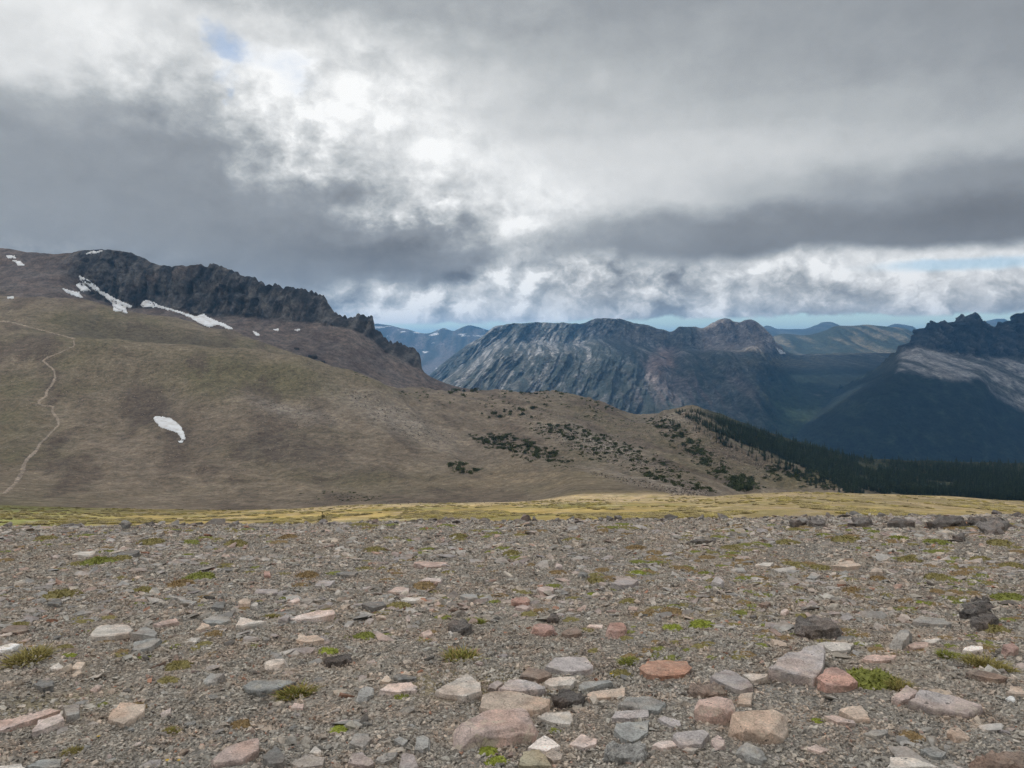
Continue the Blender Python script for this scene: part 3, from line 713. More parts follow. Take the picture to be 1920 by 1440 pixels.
# ------------------------------------------------------------------ rock materials
def rock_mat(name, speckle=0.5, pits=0.0, bump=0.006, lichen=0.0, inst=False):
    m = bpy.data.materials.new(name); m.use_nodes = True
    N = NT(m.node_tree); b = N.n['Principled BSDF']
    if inst:
        base = N.attr('tint', 'INSTANCER')
        pos = N.node('ShaderNodeNewGeometry').outputs['Position']
    else:
        base = N.node('ShaderNodeObjectInfo').outputs['Color']
        pos = N.node('ShaderNodeNewGeometry').outputs['Position']
    n1 = N.noise(pos, 11.0, 7.0, 0.68); n2 = N.noise(pos, 90.0, 4.0, 0.7)
    f = N.math('MULTIPLY', N.maprange(n1, 0.28, 0.72, 0.55, 1.42, False), N.maprange(n2, 0.28, 0.72, 1 - 0.6 * speckle, 1 + 0.6 * speckle, False))
    col = N.vmath('SCALE', base, f)
    hue = N.noise(pos, 4.0, 4.0, 0.5)
    col = N.mix(N.maprange(hue, 0.42, 0.62, 0.0, 0.55), col, N.vmath('MULTIPLY', col, (1.14, 0.95, 0.84)))
    if lichen:
        k = N.math('MULTIPLY', N.maprange(N.noise(pos, 14.0, 7.0, 0.7), 0.50, 0.62), N.maprange(N.noise(pos, 3.5, 3.0, 0.5), 0.40, 0.58))
        col = N.mix(N.math('MULTIPLY', k, lichen), col, (0.62, 0.54, 0.42))
        k = N.maprange(N.noise(pos, 22.0, 5.0, 0.6), 0.64, 0.70)
        col = N.mix(N.math('MULTIPLY', k, 0.8), col, (0.05, 0.048, 0.045))
    if not inst:
        # hairline cracks
        wp = N.vmath('ADD', pos, N.vmath('SCALE', N.noise(pos, 6.0, 3.0, 0.6, out='Color'), 0.12))
        vd = N.node('ShaderNodeTexVoronoi', feature='DISTANCE_TO_EDGE'); N.put(vd.inputs['Vector'], wp); vd.inputs['Scale'].default_value = 7.0
        k = N.math('MULTIPLY', N.maprange(vd.outputs['Distance'], 0.008, 0.03, 1.0, 0.0), N.maprange(N.noise(pos, 5.0, 3.0, 0.5), 0.48, 0.6))
        col = N.mix(N.math('MULTIPLY', k, 0.45), col, N.vmath('SCALE', base, 0.3))
    if pits:
        v = N.voro(pos, 85.0, 'F1', 0.0)
        k = N.math('MULTIPLY', N.maprange(v, 0.18, 0.34, 1.0, 0.0), N.maprange(N.noise(pos, 12.0, 3.0), 0.45, 0.6))
        col = N.mix(N.math('MULTIPLY', k, pits), col, (0.04, 0.038, 0.036))
    N.put(b.inputs['Base Color'], col)
    b.inputs['Roughness'].default_value = 0.92; b.inputs['Specular IOR Level'].default_value = 0.2
    if bump:
        bp = N.node('ShaderNodeBump'); bp.inputs['Strength'].default_value = 1.0; bp.inputs['Distance'].default_value = bump * 2.2
        N.put(bp.inputs['Height'], N.noise(pos, 26.0, 8.0, 0.68)); N.put(b.inputs['Normal'], bp.outputs[0])
    return m
M_slab = rock_mat('slab_stone', 0.6, 0.4, 0.007, lichen=0.3)
M_lichen = rock_mat('lichened_stone', 0.6, 0.2, 0.008, lichen=0.75)
M_lava = rock_mat('lava_stone', 0.8, 0.75, 0.02)
M_grit = rock_mat('gravel_stone', 0.4, 0.0, 0.0, inst=True)

TONE = dict(pink=(.41,.325,.29), mauve=(.345,.312,.30), pale=(.47,.43,.385), grey=(.29,.28,.262), dark=(.17,.165,.155), bluegrey=(.272,.272,.258),
            tan=(.43,.35,.285), rust=(.37,.225,.165), lava=(.19,.172,.158), white=(.66,.645,.62), brown=(.22,.172,.142), red=(.35,.235,.20), olive=(.28,.255,.185), palepink=(.50,.42,.38), paletan=(.47,.40,.33))
WORD = dict(pink='pinkish', mauve='mauve-grey', pale='pale grey', grey='grey', dark='dark grey', bluegrey='blue-grey', tan='tan', rust='rust-red', lava='dark pitted', white='whitish',
            brown='brown', red='reddish', olive='olive-tan', palepink='pale pink', paletan='pale tan')

def displace_bm(bm, size, amp, freq, seed):
    co = np.array([v.co[:] for v in bm.verts]); bm.normal_update()
    no = np.array([v.normal[:] for v in bm.verts])
    q = co / size * freq + seed * 7.13
    d = amp * size * (fbm(q[:, 0], q[:, 1], q[:, 2], 4, 0.55))
    co = co + no * d[:, None]
    for v, c in zip(bm.verts, co): v.co = c
def finish(bm, name, sharp=0.5):
    me = bpy.data.meshes.new(name); bm.to_mesh(me); bm.free()
    me.polygons.foreach_set('use_smooth', np.full(len(me.polygons), True))
    try: me.set_sharp_from_angle(angle=sharp)
    except Exception: pass
    return me
def slab_mesh(poly, h, seed, rough=0.0, cuts=2, flare=1.05, sink=0.03, top_h=None):
    """block from a closed outline (n x 2, metres, local) and a height"""
    r = random.Random(seed)
    # break the outline: extra corners knocked in and out along every side
    if len(poly) < 14:
        sz = float(np.max(np.ptp(poly, axis=0))); q = []; qh = []
        t0 = np.zeros(len(poly)) if top_h is None else top_h
        for i in range(len(poly)):
            a, b = poly[i], poly[(i + 1) % len(poly)]
            q.append(a); qh.append(t0[i])
            L = np.linalg.norm(b - a)
            m = 2 if L > 0.45 * sz else 1 if L > 0.2 * sz else 0
            nn = np.array([b[1] - a[1], a[0] - b[0]]) / (L + 1e-9)
            for k in range(m):
                t = (k + 1) / (m + 1) + r.uniform(-0.12, 0.12)
                q.append(a + (b - a) * t + nn * L * r.uniform(-0.055, 0.05)); qh.append(t0[i] * (1 - t) + t0[(i + 1) % len(poly)] * t)
        poly = np.array(q); top_h = np.array(qh)
    n = len(poly); c = poly.mean(0)
    size = float(np.max(np.linalg.norm(poly - c, axis=1))) * 2
    bm = bmesh.new()
    th = np.zeros(n) if top_h is None else top_h
    rings = []
    for k, (sc_, z, j) in enumerate(((flare * r.uniform(0.9, 1.0), -sink, 0.02), (r.uniform(0.98, 1.04), h * r.uniform(0.35, 0.75), 0.03), (1.0, h, 0.0))):
        ring = []
        for i in range(n):
            p = c + (poly[i] - c) * (sc_ + r.uniform(-j, j))
            zz = z + (th[i] if k == 2 else th[i] * 0.5 if k == 1 else 0) + (r.uniform(-0.06, 0.06) * h if k else 0)
            ring.append(bm.verts.new((p[0], p[1], zz)))
        rings.append(ring)
    for a, b in zip(rings[:-1], rings[1:]):
        for i in range(n):
            bm.faces.new((a[i], a[(i + 1) % n], b[(i + 1) % n], b[i]))
    bm.faces.new(rings[2]); bm.faces.new(list(reversed(rings[0])))
    bmesh.ops.recalc_face_normals(bm, faces=bm.faces)
    # broken corners: thick blocks lose wedges along their upper edge
    if h > 0.2 * size and not rough:
        a0 = r.uniform(0, 6.28)
        for k in range(5):
            a = a0 + k * 1.26 + r.uniform(-0.4, 0.4); up = r.uniform(0.35, 1.2)
            dirv = np.array([math.cos(a), math.sin(a)])
            rad_ = float(np.max((poly - c) @ dirv)); off = r.uniform(0.62, 0.86)
            no = Vector((dirv[0], dirv[1], up)).normalized()
            co = Vector((c[0] + dirv[0] * rad_ * off, c[1] + dirv[1] * rad_ * off, h * r.uniform(0.9, 1.0)))
            bmesh.ops.bisect_plane(bm, geom=bm.verts[:] + bm.edges[:] + bm.faces[:], plane_co=co, plane_no=no, clear_outer=True)
            be = [e for e in bm.edges if e.is_boundary]
            if be: bmesh.ops.holes_fill(bm, edges=be, sides=0)
        bmesh.ops.recalc_face_normals(bm, faces=bm.faces)
    ee = [e for e in bm.edges if e.calc_face_angle(0) > 0.35]
    bmesh.ops.bevel(bm, geom=ee, offset=min(size * 0.007, h * 0.06), segments=1, affect='EDGES', clamp_overlap=True)
    bmesh.ops.triangulate(bm, faces=[f for f in bm.faces if len(f.verts) > 4])
    if cuts:
        bmesh.ops.subdivide_edges(bm, edges=[e for e in bm.edges if e.calc_length() > size * 0.12], cuts=cuts, use_grid_fill=True)
        bmesh.ops.triangulate(bm, faces=bm.faces)
    displace_bm(bm, size, 0.020 + rough * 0.10, 3.2 if not rough else 5.5, seed)
    displace_bm(bm, size, 0.013 + rough * 0.05, 11.0, seed + 5)
    return finish(bm, 'rock', 0.17 if not rough else 0.45)
def chunk_mesh(seed, flat=0.5, n=14, cuts=0, rough=0.0):
    """loose angular stone, about one unit across"""
    r = random.Random(seed)
    bm = bmesh.new()
    for i in range(n):
        a = r.uniform(0, 2 * math.pi); rr = r.uniform(0.32, 0.5); z = r.choice((-1, 1)) * r.uniform(0.12, 0.5) * flat
        k = 1.0 if abs(z) < 0.3 * flat else 0.8
        bm.verts.new((math.cos(a) * rr * k, math.sin(a) * rr * k * r.uniform(0.7, 1.0), z))
    res = bmesh.ops.convex_hull(bm, input=bm.verts)
    bmesh.ops.delete(bm, geom=[v for v in bm.verts if not v.link_faces], context='VERTS')
    if cuts:
        bmesh.ops.bevel(bm, geom=[e for e in bm.edges if e.calc_face_angle(0) > 0.4], offset=0.03, segments=1, affect='EDGES', clamp_overlap=True)
        bmesh.ops.triangulate(bm, faces=bm.faces)
        bmesh.ops.subdivide_edges(bm, edges=bm.edges, cuts=cuts)
        bmesh.ops.triangulate(bm, faces=bm.faces)
        displace_bm(bm, 1.0, 0.025 + rough * 0.1, 4.0, seed)
    return finish(bm, 'stone', 0.5)

# ------------------------------------------------------------------ the rocks one can pick out, each traced to its own outline on the ground
# (colour, side height in px, tilt towards the camera in degrees, short name or None, outline of its upper face)
HERO = [
 ('tan',9,3,'tan five-sided slab',[(205,1340),(225,1318),(272,1320),(271,1332),(232,1358),(204,1348)]),
 ('pink',7,8,'long pink slab',[(-8,1352),(95,1329),(115,1330),(58,1350),(-8,1372)]),
 ('palepink',8,10,'pale pink wedge',[(72,1350),(115,1337),(120,1350),(92,1362),(60,1374)]),
 ('grey',14,0,None,[(117,1322),(140,1319),(150,1325),(148,1338),(125,1342)]),
 ('bluegrey',8,2,'blue-grey plank',[(47,1438),(75,1424),(115,1422),(115,1438)]),
 ('pale',6,2,None,[(-5,1436),(40,1431),(46,1445),(-5,1450)]),
 ('pink',10,6,'pink tapering slab',[(397,1425),(425,1400),(485,1383),(483,1405),(455,1422),(405,1430)]),
 ('grey',8,12,'grey beak-shaped stone',[(375,1275),(395,1262),(425,1259),(405,1275),(390,1281)]),
 ('paletan',6,6,None,[(131,1253),(145,1240),(160,1241),(150,1255)]),
 ('pale',6,4,None,[(92,1252),(110,1242),(120,1250),(108,1257)]),
 ('dark',12,0,'dark humped stone',[(62,1282),(75,1275),(100,1275),(100,1285),(80,1290)]),
 ('bluegrey',8,6,'greenish-grey lens-shaped slab',[(247,1217),(252,1203),(290,1196),(303,1197),(285,1212),(262,1218)]),
 ('pale',11,5,'pale domed slab',[(170,1192),(185,1173),(240,1172),(250,1180),(240,1188),(200,1193)]),
 ('grey',14,0,None,[(243,1187),(275,1175),(295,1185),(290,1193)]),
 ('pink',6,6,'thin pink sliver',[(287,1170),(330,1158),(336,1165),(300,1172)]),
 ('bluegrey',7,5,'pale blue-grey oval slab',[(380,1163),(395,1155),(425,1155),(433,1163),(415,1168),(388,1168)]),
 ('tan',6,6,None,[(366,1180),(380,1167),(395,1173),(375,1180)]),
 ('pale',9,3,None,[(441,1172),(450,1156),(480,1163),(500,1164),(470,1170)]),
 ('mauve',7,10,'mauve wedge',[(517,1165),(540,1147),(548,1152),(535,1163)]),
 ('palepink',8,6,'long pale slab',[(537,1160),(570,1150),(600,1143),(625,1143),(627,1152),(560,1162)]),
 ('tan',6,10,'orange-tan disc',[(446,1128),(455,1119),(470,1122),(468,1133),(450,1134)]),
 ('pale',6,12,None,[(468,1137),(480,1125),(485,1132),(480,1139)]),
 ('palepink',4,10,None,[(540,1128),(560,1117),(563,1124),(550,1131)]),
 ('grey',5,6,None,[(563,1128),(575,1119),(590,1124),(578,1133)]),
 ('mauve',4,4,'flat mauve plate',[(476,1112),(482,1104),(520,1105),(518,1112)]),
 ('mauve',4,5,None,[(590,1098),(598,1088),(628,1089),(615,1099)]),
 ('pale',4,5,None,[(353,1202),(360,1195),(376,1195),(368,1204)]),
 ('tan',7,5,'tan split slab',[(554,1200),(562,1187),(575,1192),(595,1190),(608,1200),(575,1204)]),
 ('grey',6,5,None,[(318,1118),(330,1116),(368,1128),(360,1134)]),
 ('dark',7,2,None,[(395,1138),(405,1128),(423,1129),(420,1140)]),
 ('red',6,2,None,[(493,1080),(497,1070),(507,1070),(506,1080)]),
 ('brown',5,2,None,[(124,1110),(128,1106),(148,1105),(148,1112)]),
 ('dark',6,2,None,[(90,1132),(100,1122),(115,1125),(112,1134)]),
 ('brown',6,2,'brown flat slab',[(4,1185),(15,1173),(45,1172),(55,1180),(35,1186)]),
 ('white',6,6,'whitish slab',[(-6,1214),(20,1206),(43,1206),(20,1216),(-6,1220)]),
 ('dark',6,4,'long dark slab',[(207,1043),(215,1037),(255,1030),(262,1033),(240,1044)]),
 ('pale',5,4,None,[(135,1040),(150,1034),(178,1034),(170,1041)]),
 ('bluegrey',12,2,'overhanging blue-grey slab',[(457,1285),(470,1276),(520,1273),(555,1278),(530,1286),(490,1296),(465,1292)]),
 ('pale',9,3,'pale grey block',[(495,1244),(512,1233),(538,1234),(540,1240),(520,1248),(500,1250)]),
 ('lava',12,2,'dark lava block',[(610,1235),(630,1228),(655,1227),(660,1232),(640,1240),(612,1241)]),
 ('palepink',7,5,'pale pink oval slab',[(711,1293),(730,1282),(770,1278),(783,1287),(780,1294),(735,1297)]),
 ('dark',7,2,None,[(737,1268),(745,1263),(782,1268),(780,1272),(748,1275)]),
 ('grey',7,5,'grey upright plate',[(667,1310),(672,1290),(690,1283),(702,1288),(700,1300),(685,1313)]),
 ('paletan',6,8,None,[(713,1277),(725,1264),(735,1275),(728,1279)]),
 ('pink',5,4,None,[(545,1327),(552,1317),(570,1320),(568,1328)]),
 ('grey',8,5,'grey hexagonal stone',[(655,1393),(665,1376),(690,1375),(698,1385),(680,1401)]),
 ('dark',12,8,'dark peaked stone',[(492,1420),(515,1396),(535,1420),(530,1428),(505,1432)]),
 ('pale',6,12,None,[(575,1410),(590,1396),(604,1405),(600,1413)]),
 ('grey',8,6,'broad grey slab',[(542,1430),(575,1414),(610,1420),(605,1434),(560,1440)]),
 ('mauve',9,6,None,[(652,1430),(660,1412),(680,1410),(702,1430),(690,1436)]),
 ('bluegrey',6,8,None,[(704,1425),(720,1412),(745,1410),(738,1422),(720,1429)]),
 ('mauve',9,10,'mauve spike',[(748,1445),(755,1405),(770,1403),(785,1440)]),
 ('grey',6,14,'grey leaning plate',[(776,1407),(780,1375),(808,1378),(806,1400),(790,1410)]),
 ('grey',6,4,None,[(738,1388),(748,1380),(765,1388),(755,1398)]),
 ('pale',12,6,'rough pale grey slab',[(817,1295),(845,1278),(875,1263),(900,1280),(903,1295),(870,1306),(835,1301)]),
 ('mauve',9,4,'mauve slab heading the cluster',[(1023,1250),(1040,1232),(1095,1231),(1112,1247),(1105,1256),(1060,1258)]),
 ('brown',10,3,None,[(975,1268),(990,1252),(1020,1255),(1035,1265),(1010,1273)]),
 ('mauve',12,5,'flat mauve slab',[(935,1291),(955,1273),(985,1274),(1022,1286),(1022,1290),(975,1296)]),
 ('mauve',8,10,None,[(912,1288),(935,1272),(943,1278),(930,1292)]),
 ('pale',9,4,'pale six-sided slab',[(1020,1281),(1030,1271),(1075,1268),(1081,1275),(1070,1285),(1030,1286)]),
 ('bluegrey',9,4,'blue-grey pointed slab',[(1085,1285),(1095,1278),(1140,1274),(1150,1278),(1120,1285),(1095,1292)]),
 ('tan',5,6,'tan-pink flat plate',[(1101,1302),(1105,1298),(1172,1288),(1170,1307),(1102,1309)]),
 ('tan',12,5,'large tan slab',[(900,1325),(905,1300),(945,1293),(975,1297),(1015,1308),(1030,1313),(1028,1323),(1005,1332),(930,1335)]),
 ('pink',30,7,'largest pinkish block with pale lichen',[(852,1358),(870,1340),(960,1322),(1005,1335),(1008,1352),(1000,1362),(930,1372),(855,1378)]),
 ('lava',14,0,'pitted dark knob',[(1037,1310),(1050,1297),(1075,1294),(1097,1306),(1090,1312),(1050,1316)]),
 ('bluegrey',9,6,'dark blue-grey slab',[(1160,1320),(1175,1307),(1220,1305),(1248,1318),(1235,1333),(1200,1330)]),
 ('mauve',7,6,None,[(1147,1346),(1153,1333),(1215,1330),(1216,1343),(1180,1347)]),
 ('pale',7,5,'pale mauve slab',[(1010,1345),(1022,1336),(1068,1333),(1074,1350),(1068,1358),(1040,1355)]),
 ('bluegrey',7,7,'blue-grey triangular slab',[(1150,1368),(1155,1356),(1218,1350),(1215,1372),(1185,1391),(1165,1383)]),
 ('white',6,10,'greenish-white triangle',[(990,1402),(1020,1378),(1050,1398),(1025,1408)]),
 ('palepink',8,8,'pale pink pentagon',[(1068,1395),(1090,1376),(1120,1385),(1118,1395),(1095,1402)]),
 ('olive',9,8,'olive-tan block',[(973,1435),(980,1407),(1010,1405),(1035,1435)]),
 ('pale',9,4,'pale pitted stone',[(1022,1418),(1035,1405),(1055,1412),(1052,1423),(1037,1426)]),
 ('grey',14,2,'dark pitted slab',[(1135,1412),(1145,1395),(1200,1393),(1222,1410),(1205,1418),(1160,1420)]),
 ('mauve',5,7,None,[(1233,1347),(1245,1342),(1275,1352),(1277,1360),(1262,1363)]),
 ('palepink',6,6,'pale pink flake',[(1222,1398),(1240,1388),(1260,1388),(1270,1398),(1245,1402)]),
 ('rust',9,4,'rust-red oval slab',[(1198,1253),(1215,1240),(1250,1236),(1288,1240),(1298,1251),(1285,1264),(1240,1268),(1210,1262)]),
 ('mauve',9,8,'mauve four-cornered slab',[(1333,1268),(1360,1253),(1385,1262),(1408,1280),(1412,1286),(1390,1294),(1375,1290)]),
 ('brown',10,2,'low brown slab',[(1290,1298),(1300,1282),(1350,1285),(1365,1298),(1340,1301)]),
 ('pink',30,4,'tall pink block',[(1303,1322),(1312,1308),(1365,1305),(1380,1320),(1364,1332),(1330,1328)]),
 ('tan',24,10,'big tan-pink boulder',[(1363,1352),(1387,1325),(1440,1325),(1470,1333),(1480,1352),(1470,1368),(1430,1374),(1395,1366)]),
 ('tan',6,8,None,[(1382,1320),(1388,1300),(1412,1298),(1408,1320)]),
 ('mauve',17,12,'big grey triangular slab',[(1440,1250),(1460,1233),(1510,1212),(1545,1208),(1547,1222),(1532,1264),(1525,1271),(1480,1260)]),
 ('pale',9,4,None,[(1392,1265),(1400,1262),(1440,1263),(1435,1270),(1410,1276)]),
 ('mauve',9,6,'grey-mauve slab',[(1262,1378),(1270,1372),(1320,1368),(1330,1375),(1315,1395),(1275,1397)]),
 ('pink',7,8,'speckled pink egg',[(1333,1388),(1345,1373),(1358,1380),(1361,1398),(1345,1404)]),
 ('grey',12,10,'grey prism-shaped block',[(1380,1402),(1390,1387),(1425,1405),(1440,1416),(1425,1424),(1400,1417)]),
 ('palepink',5,6,None,[(1513,1402),(1530,1395),(1555,1405),(1540,1411)]),
 ('pale',5,2,None,[(1277,1405),(1290,1401),(1310,1403),(1300,1410)]),
 ('red',14,8,'reddish-brown boulder',[(1532,1272),(1545,1255),(1570,1250),(1590,1262),(1607,1278),(1590,1286),(1550,1284)]),
 ('mauve',10,8,'grey door-shaped slab',[(1705,1313),(1725,1292),(1780,1302),(1840,1320),(1838,1328),(1810,1338),(1750,1327)]),
 ('pink',10,12,'black-spotted pink block',[(1672,1306),(1700,1285),(1720,1295),(1705,1311),(1690,1314)]),
 ('brown',10,4,'dark plank-like slab',[(1810,1260),(1830,1255),(1865,1262),(1888,1270),(1870,1274),(1840,1269)]),
 ('tan',9,8,'tan rounded boulder',[(1573,1332),(1590,1325),(1615,1323),(1628,1335),(1630,1348),(1605,1348)]),
 ('palepink',6,4,None,[(1545,1342),(1560,1340),(1600,1350),(1605,1356),(1570,1354)]),
 ('bluegrey',6,4,None,[(1618,1376),(1640,1367),(1665,1366),(1665,1374),(1645,1380)]),
 ('tan',9,10,None,[(1775,1367),(1795,1360),(1820,1378),(1815,1386),(1790,1383)]),
 ('bluegrey',6,6,'blue-grey flake',[(1725,1405),(1750,1398),(1775,1410),(1765,1420),(1745,1417)]),
 ('pale',9,4,'broad pale slab',[(1663,1438),(1670,1420),(1710,1420),(1760,1438)]),
 ('brown',14,6,'dark brown rough block',[(1825,1436),(1850,1408),(1900,1405),(1930,1418),(1930,1436)]),
 ('white',6,4,'white stone',[(1805,1218),(1820,1210),(1842,1212),(1843,1217),(1820,1221)]),
 ('red',12,6,'red-pink round stone',[(1875,1218),(1885,1205),(1905,1204),(1910,1213),(1900,1220)]),
 ('pink',5,3,None,[(1615,1235),(1630,1228),(1680,1228),(1675,1237),(1640,1239)]),
 ('tan',8,6,None,[(1887,1297),(1895,1286),(1915,1287),(1925,1300),(1900,1301)]),
 ('white',5,6,None,[(1885,1308),(1895,1303),(1905,1310),(1900,1314)]),
 ('bluegrey',16,10,'green-grey leaning boulder',[(1668,1200),(1680,1182),(1710,1178),(1700,1196),(1690,1206)]),
 ('pale',7,4,'pale slab behind the triangle',[(1530,1207),(1545,1203),(1600,1205),(1595,1218),(1560,1220)]),
 ('pink',6,3,None,[(1702,1210),(1715,1203),(1740,1205),(1740,1212),(1715,1215)]),
 ('pale',5,3,None,[(1727,1200),(1750,1196),(1765,1199),(1745,1206)]),
 ('lava',16,0,'dark lava boulder',[(1820,1165),(1835,1150),(1860,1152),(1868,1160),(1850,1170)]),
 ('lava',16,0,None,[(1800,1147),(1815,1133),(1850,1128),(1865,1138),(1840,1146)]),
 ('lava',22,0,'low lava mound',[(1497,1172),(1505,1155),(1520,1147),(1550,1158),(1575,1178),(1550,1184),(1510,1182)]),
 ('grey',8,3,None,[(1710,1165),(1725,1155),(1770,1160),(1785,1170),(1750,1170)]),
 ('mauve',9,14,'mauve pyramid',[(1333,1092),(1347,1078),(1358,1090),(1352,1095)]),
 ('tan',9,3,'long brown-tan rock',[(1557,1060),(1585,1050),(1600,1050),(1615,1060),(1590,1063)]),
 ('tan',9,6,None,[(1632,1072),(1640,1062),(1655,1066),(1655,1073)]),
 ('brown',7,4,None,[(1424,1133),(1435,1125),(1445,1130),(1440,1136)]),
 ('palepink',5,8,None,[(1463,1147),(1472,1140),(1480,1143),(1473,1150)]),
 ('grey',6,4,None,[(1512,1083),(1525,1072),(1540,1078),(1530,1084)]),
 ('pale',5,3,None,[(1415,1060),(1430,1054),(1450,1055),(1445,1061)]),
 ('red',12,8,'reddish six-sided boulder',[(1133,1182),(1143,1168),(1165,1165),(1176,1176),(1168,1186),(1150,1189)]),
 ('mauve',10,2,'dark mauve boulder',[(1145,1093),(1160,1085),(1180,1081),(1197,1088),(1185,1095),(1160,1097)]),
 ('palepink',6,8,'pale rounded stone',[(788,1186),(800,1179),(813,1182),(808,1190),(795,1193)]),
 ('pale',3,14,None,[(840,1182),(845,1178),(851,1190),(845,1195)]),
 ('lava',14,0,'dark lava lump',[(838,1172),(850,1162),(875,1163),(883,1174),(865,1180)]),
 ('grey',10,2,None,[(862,1116),(870,1112),(895,1113),(897,1121),(880,1125)]),
 ('dark',10,2,'dark flat-topped block',[(677,1133),(685,1128),(720,1128),(724,1134),(700,1140)]),
 ('palepink',5,4,None,[(727,1108),(745,1100),(768,1102),(765,1109),(740,1110)]),
 ('pale',6,2,None,[(752,1123),(765,1120),(800,1119),(795,1125),(765,1127)]),
 ('pink',5,3,'pink flat plate',[(775,1056),(785,1052),(840,1054),(835,1061),(800,1062)]),
 ('dark',6,3,None,[(630,1074),(645,1071),(670,1073),(665,1078),(640,1078)]),
 ('palepink',4,4,None,[(786,1088),(800,1083),(830,1086),(825,1091)]),
 ('pink',8,3,None,[(1006,1104),(1015,1100),(1035,1100),(1037,1108),(1020,1110)]),
 ('red',8,4,'rusty ridge-backed stone',[(957,1128),(970,1120),(990,1122),(993,1128),(970,1131)]),
 ('pink',6,4,None,[(965,1138),(980,1133),(992,1138),(985,1143)]),
 ('red',12,2,None,[(993,1177),(1005,1168),(1035,1170),(1045,1179),(1020,1183)]),
 ('brown',8,6,None,[(1053,1187),(1065,1178),(1085,1176),(1090,1186),(1070,1191)]),
 ('mauve',8,14,None,[(1040,1064),(1044,1052),(1055,1058),(1055,1066)]),
 ('dark',8,2,None,[(1084,1076),(1090,1070),(1102,1074),(1100,1078)]),
 ('palepink',4,3,None,[(1100,1175),(1105,1171),(1130,1171),(1128,1177)]),
 ('lava',10,4,None,[(1027,1160),(1033,1148),(1045,1150),(1048,1160)]),
 ('dark',10,4,'pointed dark rock on the skyline of the gravel',[(226,979),(235,973),(245,978),(236,981)]),
 ('lava',10,2,None,[(1490,981),(1497,974),(1515,977),(1512,983)]),
 ('lava',8,2,None,[(1515,980),(1530,974),(1545,977),(1545,981)]),
 ('lava',10,2,None,[(1590,980),(1605,973),(1625,975),(1625,981)]),
 ('lava',9,2,None,[(1665,981),(1685,971),(1710,975),(1705,981)]),
 ('lava',12,2,'long dark lava outcrop',[(1740,980),(1760,970),(1800,972),(1805,979)]),
 ('lava',10,2,None,[(1812,977),(1830,968),(1850,971),(1848,978)]),
 ('lava',14,2,'round dark lava boulder',[(1840,988),(1850,978),(1870,976),(1882,986),(1865,991)]),
 ('lava',9,2,None,[(1785,1004),(1800,998),(1810,1000),(1808,1007)]),
 ('lava',8,2,None,[(1290,1015),(1310,1010),(1340,1010),(1335,1015)]),
]
ROCKS = []                       # (object, px, py, width px, colour key, given name)
for i, (ck, hp, tilt, nm, poly) in enumerate(HERO):
    poly = np.array(poly, float)
    fy = poly[:, 1].max(); fx = poly[:, 0].mean()
    g0, gn = hit(fx, min(fy + hp, 1520))
    if g0 is None: continue
    depth = g0.y
    h = hp / 1450.0 * depth
    if g0.y > 16: h *= 1.2
    slope = math.atan2(gn.y, gn.z)                       # ground falls away: gn.y > 0
    a = -slope + R(tilt)
    P0 = np.array([g0.x, g0.y, g0.z + h]); nrm = np.array([0, -math.sin(a), math.cos(a)])
    w = []
    for (px, py) in poly:
        d = unproj(px, py, 1.0) - np.array([0, 0, CAM_Z]); o = np.array([0, 0, CAM_Z])
        t = np.dot(P0 - o, nrm) / np.dot(d, nrm)
        w.append(o + d * t)
    w = np.array(w)
    if np.sum(w[:, 0] * np.roll(w[:, 1], -1) - np.roll(w[:, 0], -1) * w[:, 1]) < 0: w = w[::-1]
    # far outlines are foreshortened to slivers: keep the depth plausible
    cen = w.mean(0); wid = np.ptp(w[:, 0])
    if np.ptp(w[:, 1]) > 1.6 * wid:
        w[:, 1] = cen[1] + (w[:, 1] - cen[1]) * 1.6 * wid / np.ptp(w[:, 1])
        w[:, 2] = P0[2] + (w[:, 1] - P0[1]) * math.tan(a)
    base, bn = drop(cen[0], cen[1])
    zb = base.z
    loc = w - np.array([cen[0], cen[1], zb])
    hh = max(float(np.mean(loc[:, 2])), 0.35 * h, 0.012)
    rough = 1.0 if ck == 'lava' or nm in ('dark pitted slab', 'low brown slab', 'dark brown rough block', 'rusty ridge-backed stone') else 0.0
    wpx = np.ptp(poly[:, 0])
    cuts = 3 if wpx > 70 else 2 if wpx > 25 else 1
    if rough: cuts = min(cuts + 1, 4)
    me = slab_mesh(loc[:, :2], hh, i, rough=rough * 0.75, cuts=cuts, flare=1.06 if nm != 'overhanging blue-grey slab' else 0.9,
                   sink=0.04 + 0.02 * hh, top_h=loc[:, 2] - np.mean(loc[:, 2]))
    mat = M_lava if ck == 'lava' or nm in ('dark pitted slab', 'pale pitted stone') else M_lichen if nm in ('largest pinkish block with pale lichen', 'black-spotted pink block', 'tall pink block', 'whitish slab') else M_slab
    o = link('rock', me, mat)
    o.location = (cen[0], cen[1], zb)
    c = np.array(TONE[ck]) * rng.uniform(1.2, 1.55)
    if ck == 'lava': c = c * rng.uniform(0.65, 1.0)
    o.color = (*c, 1)
    ROCKS.append([o, fx, poly[:, 1].mean() + hp / 2, wpx, ck, nm])

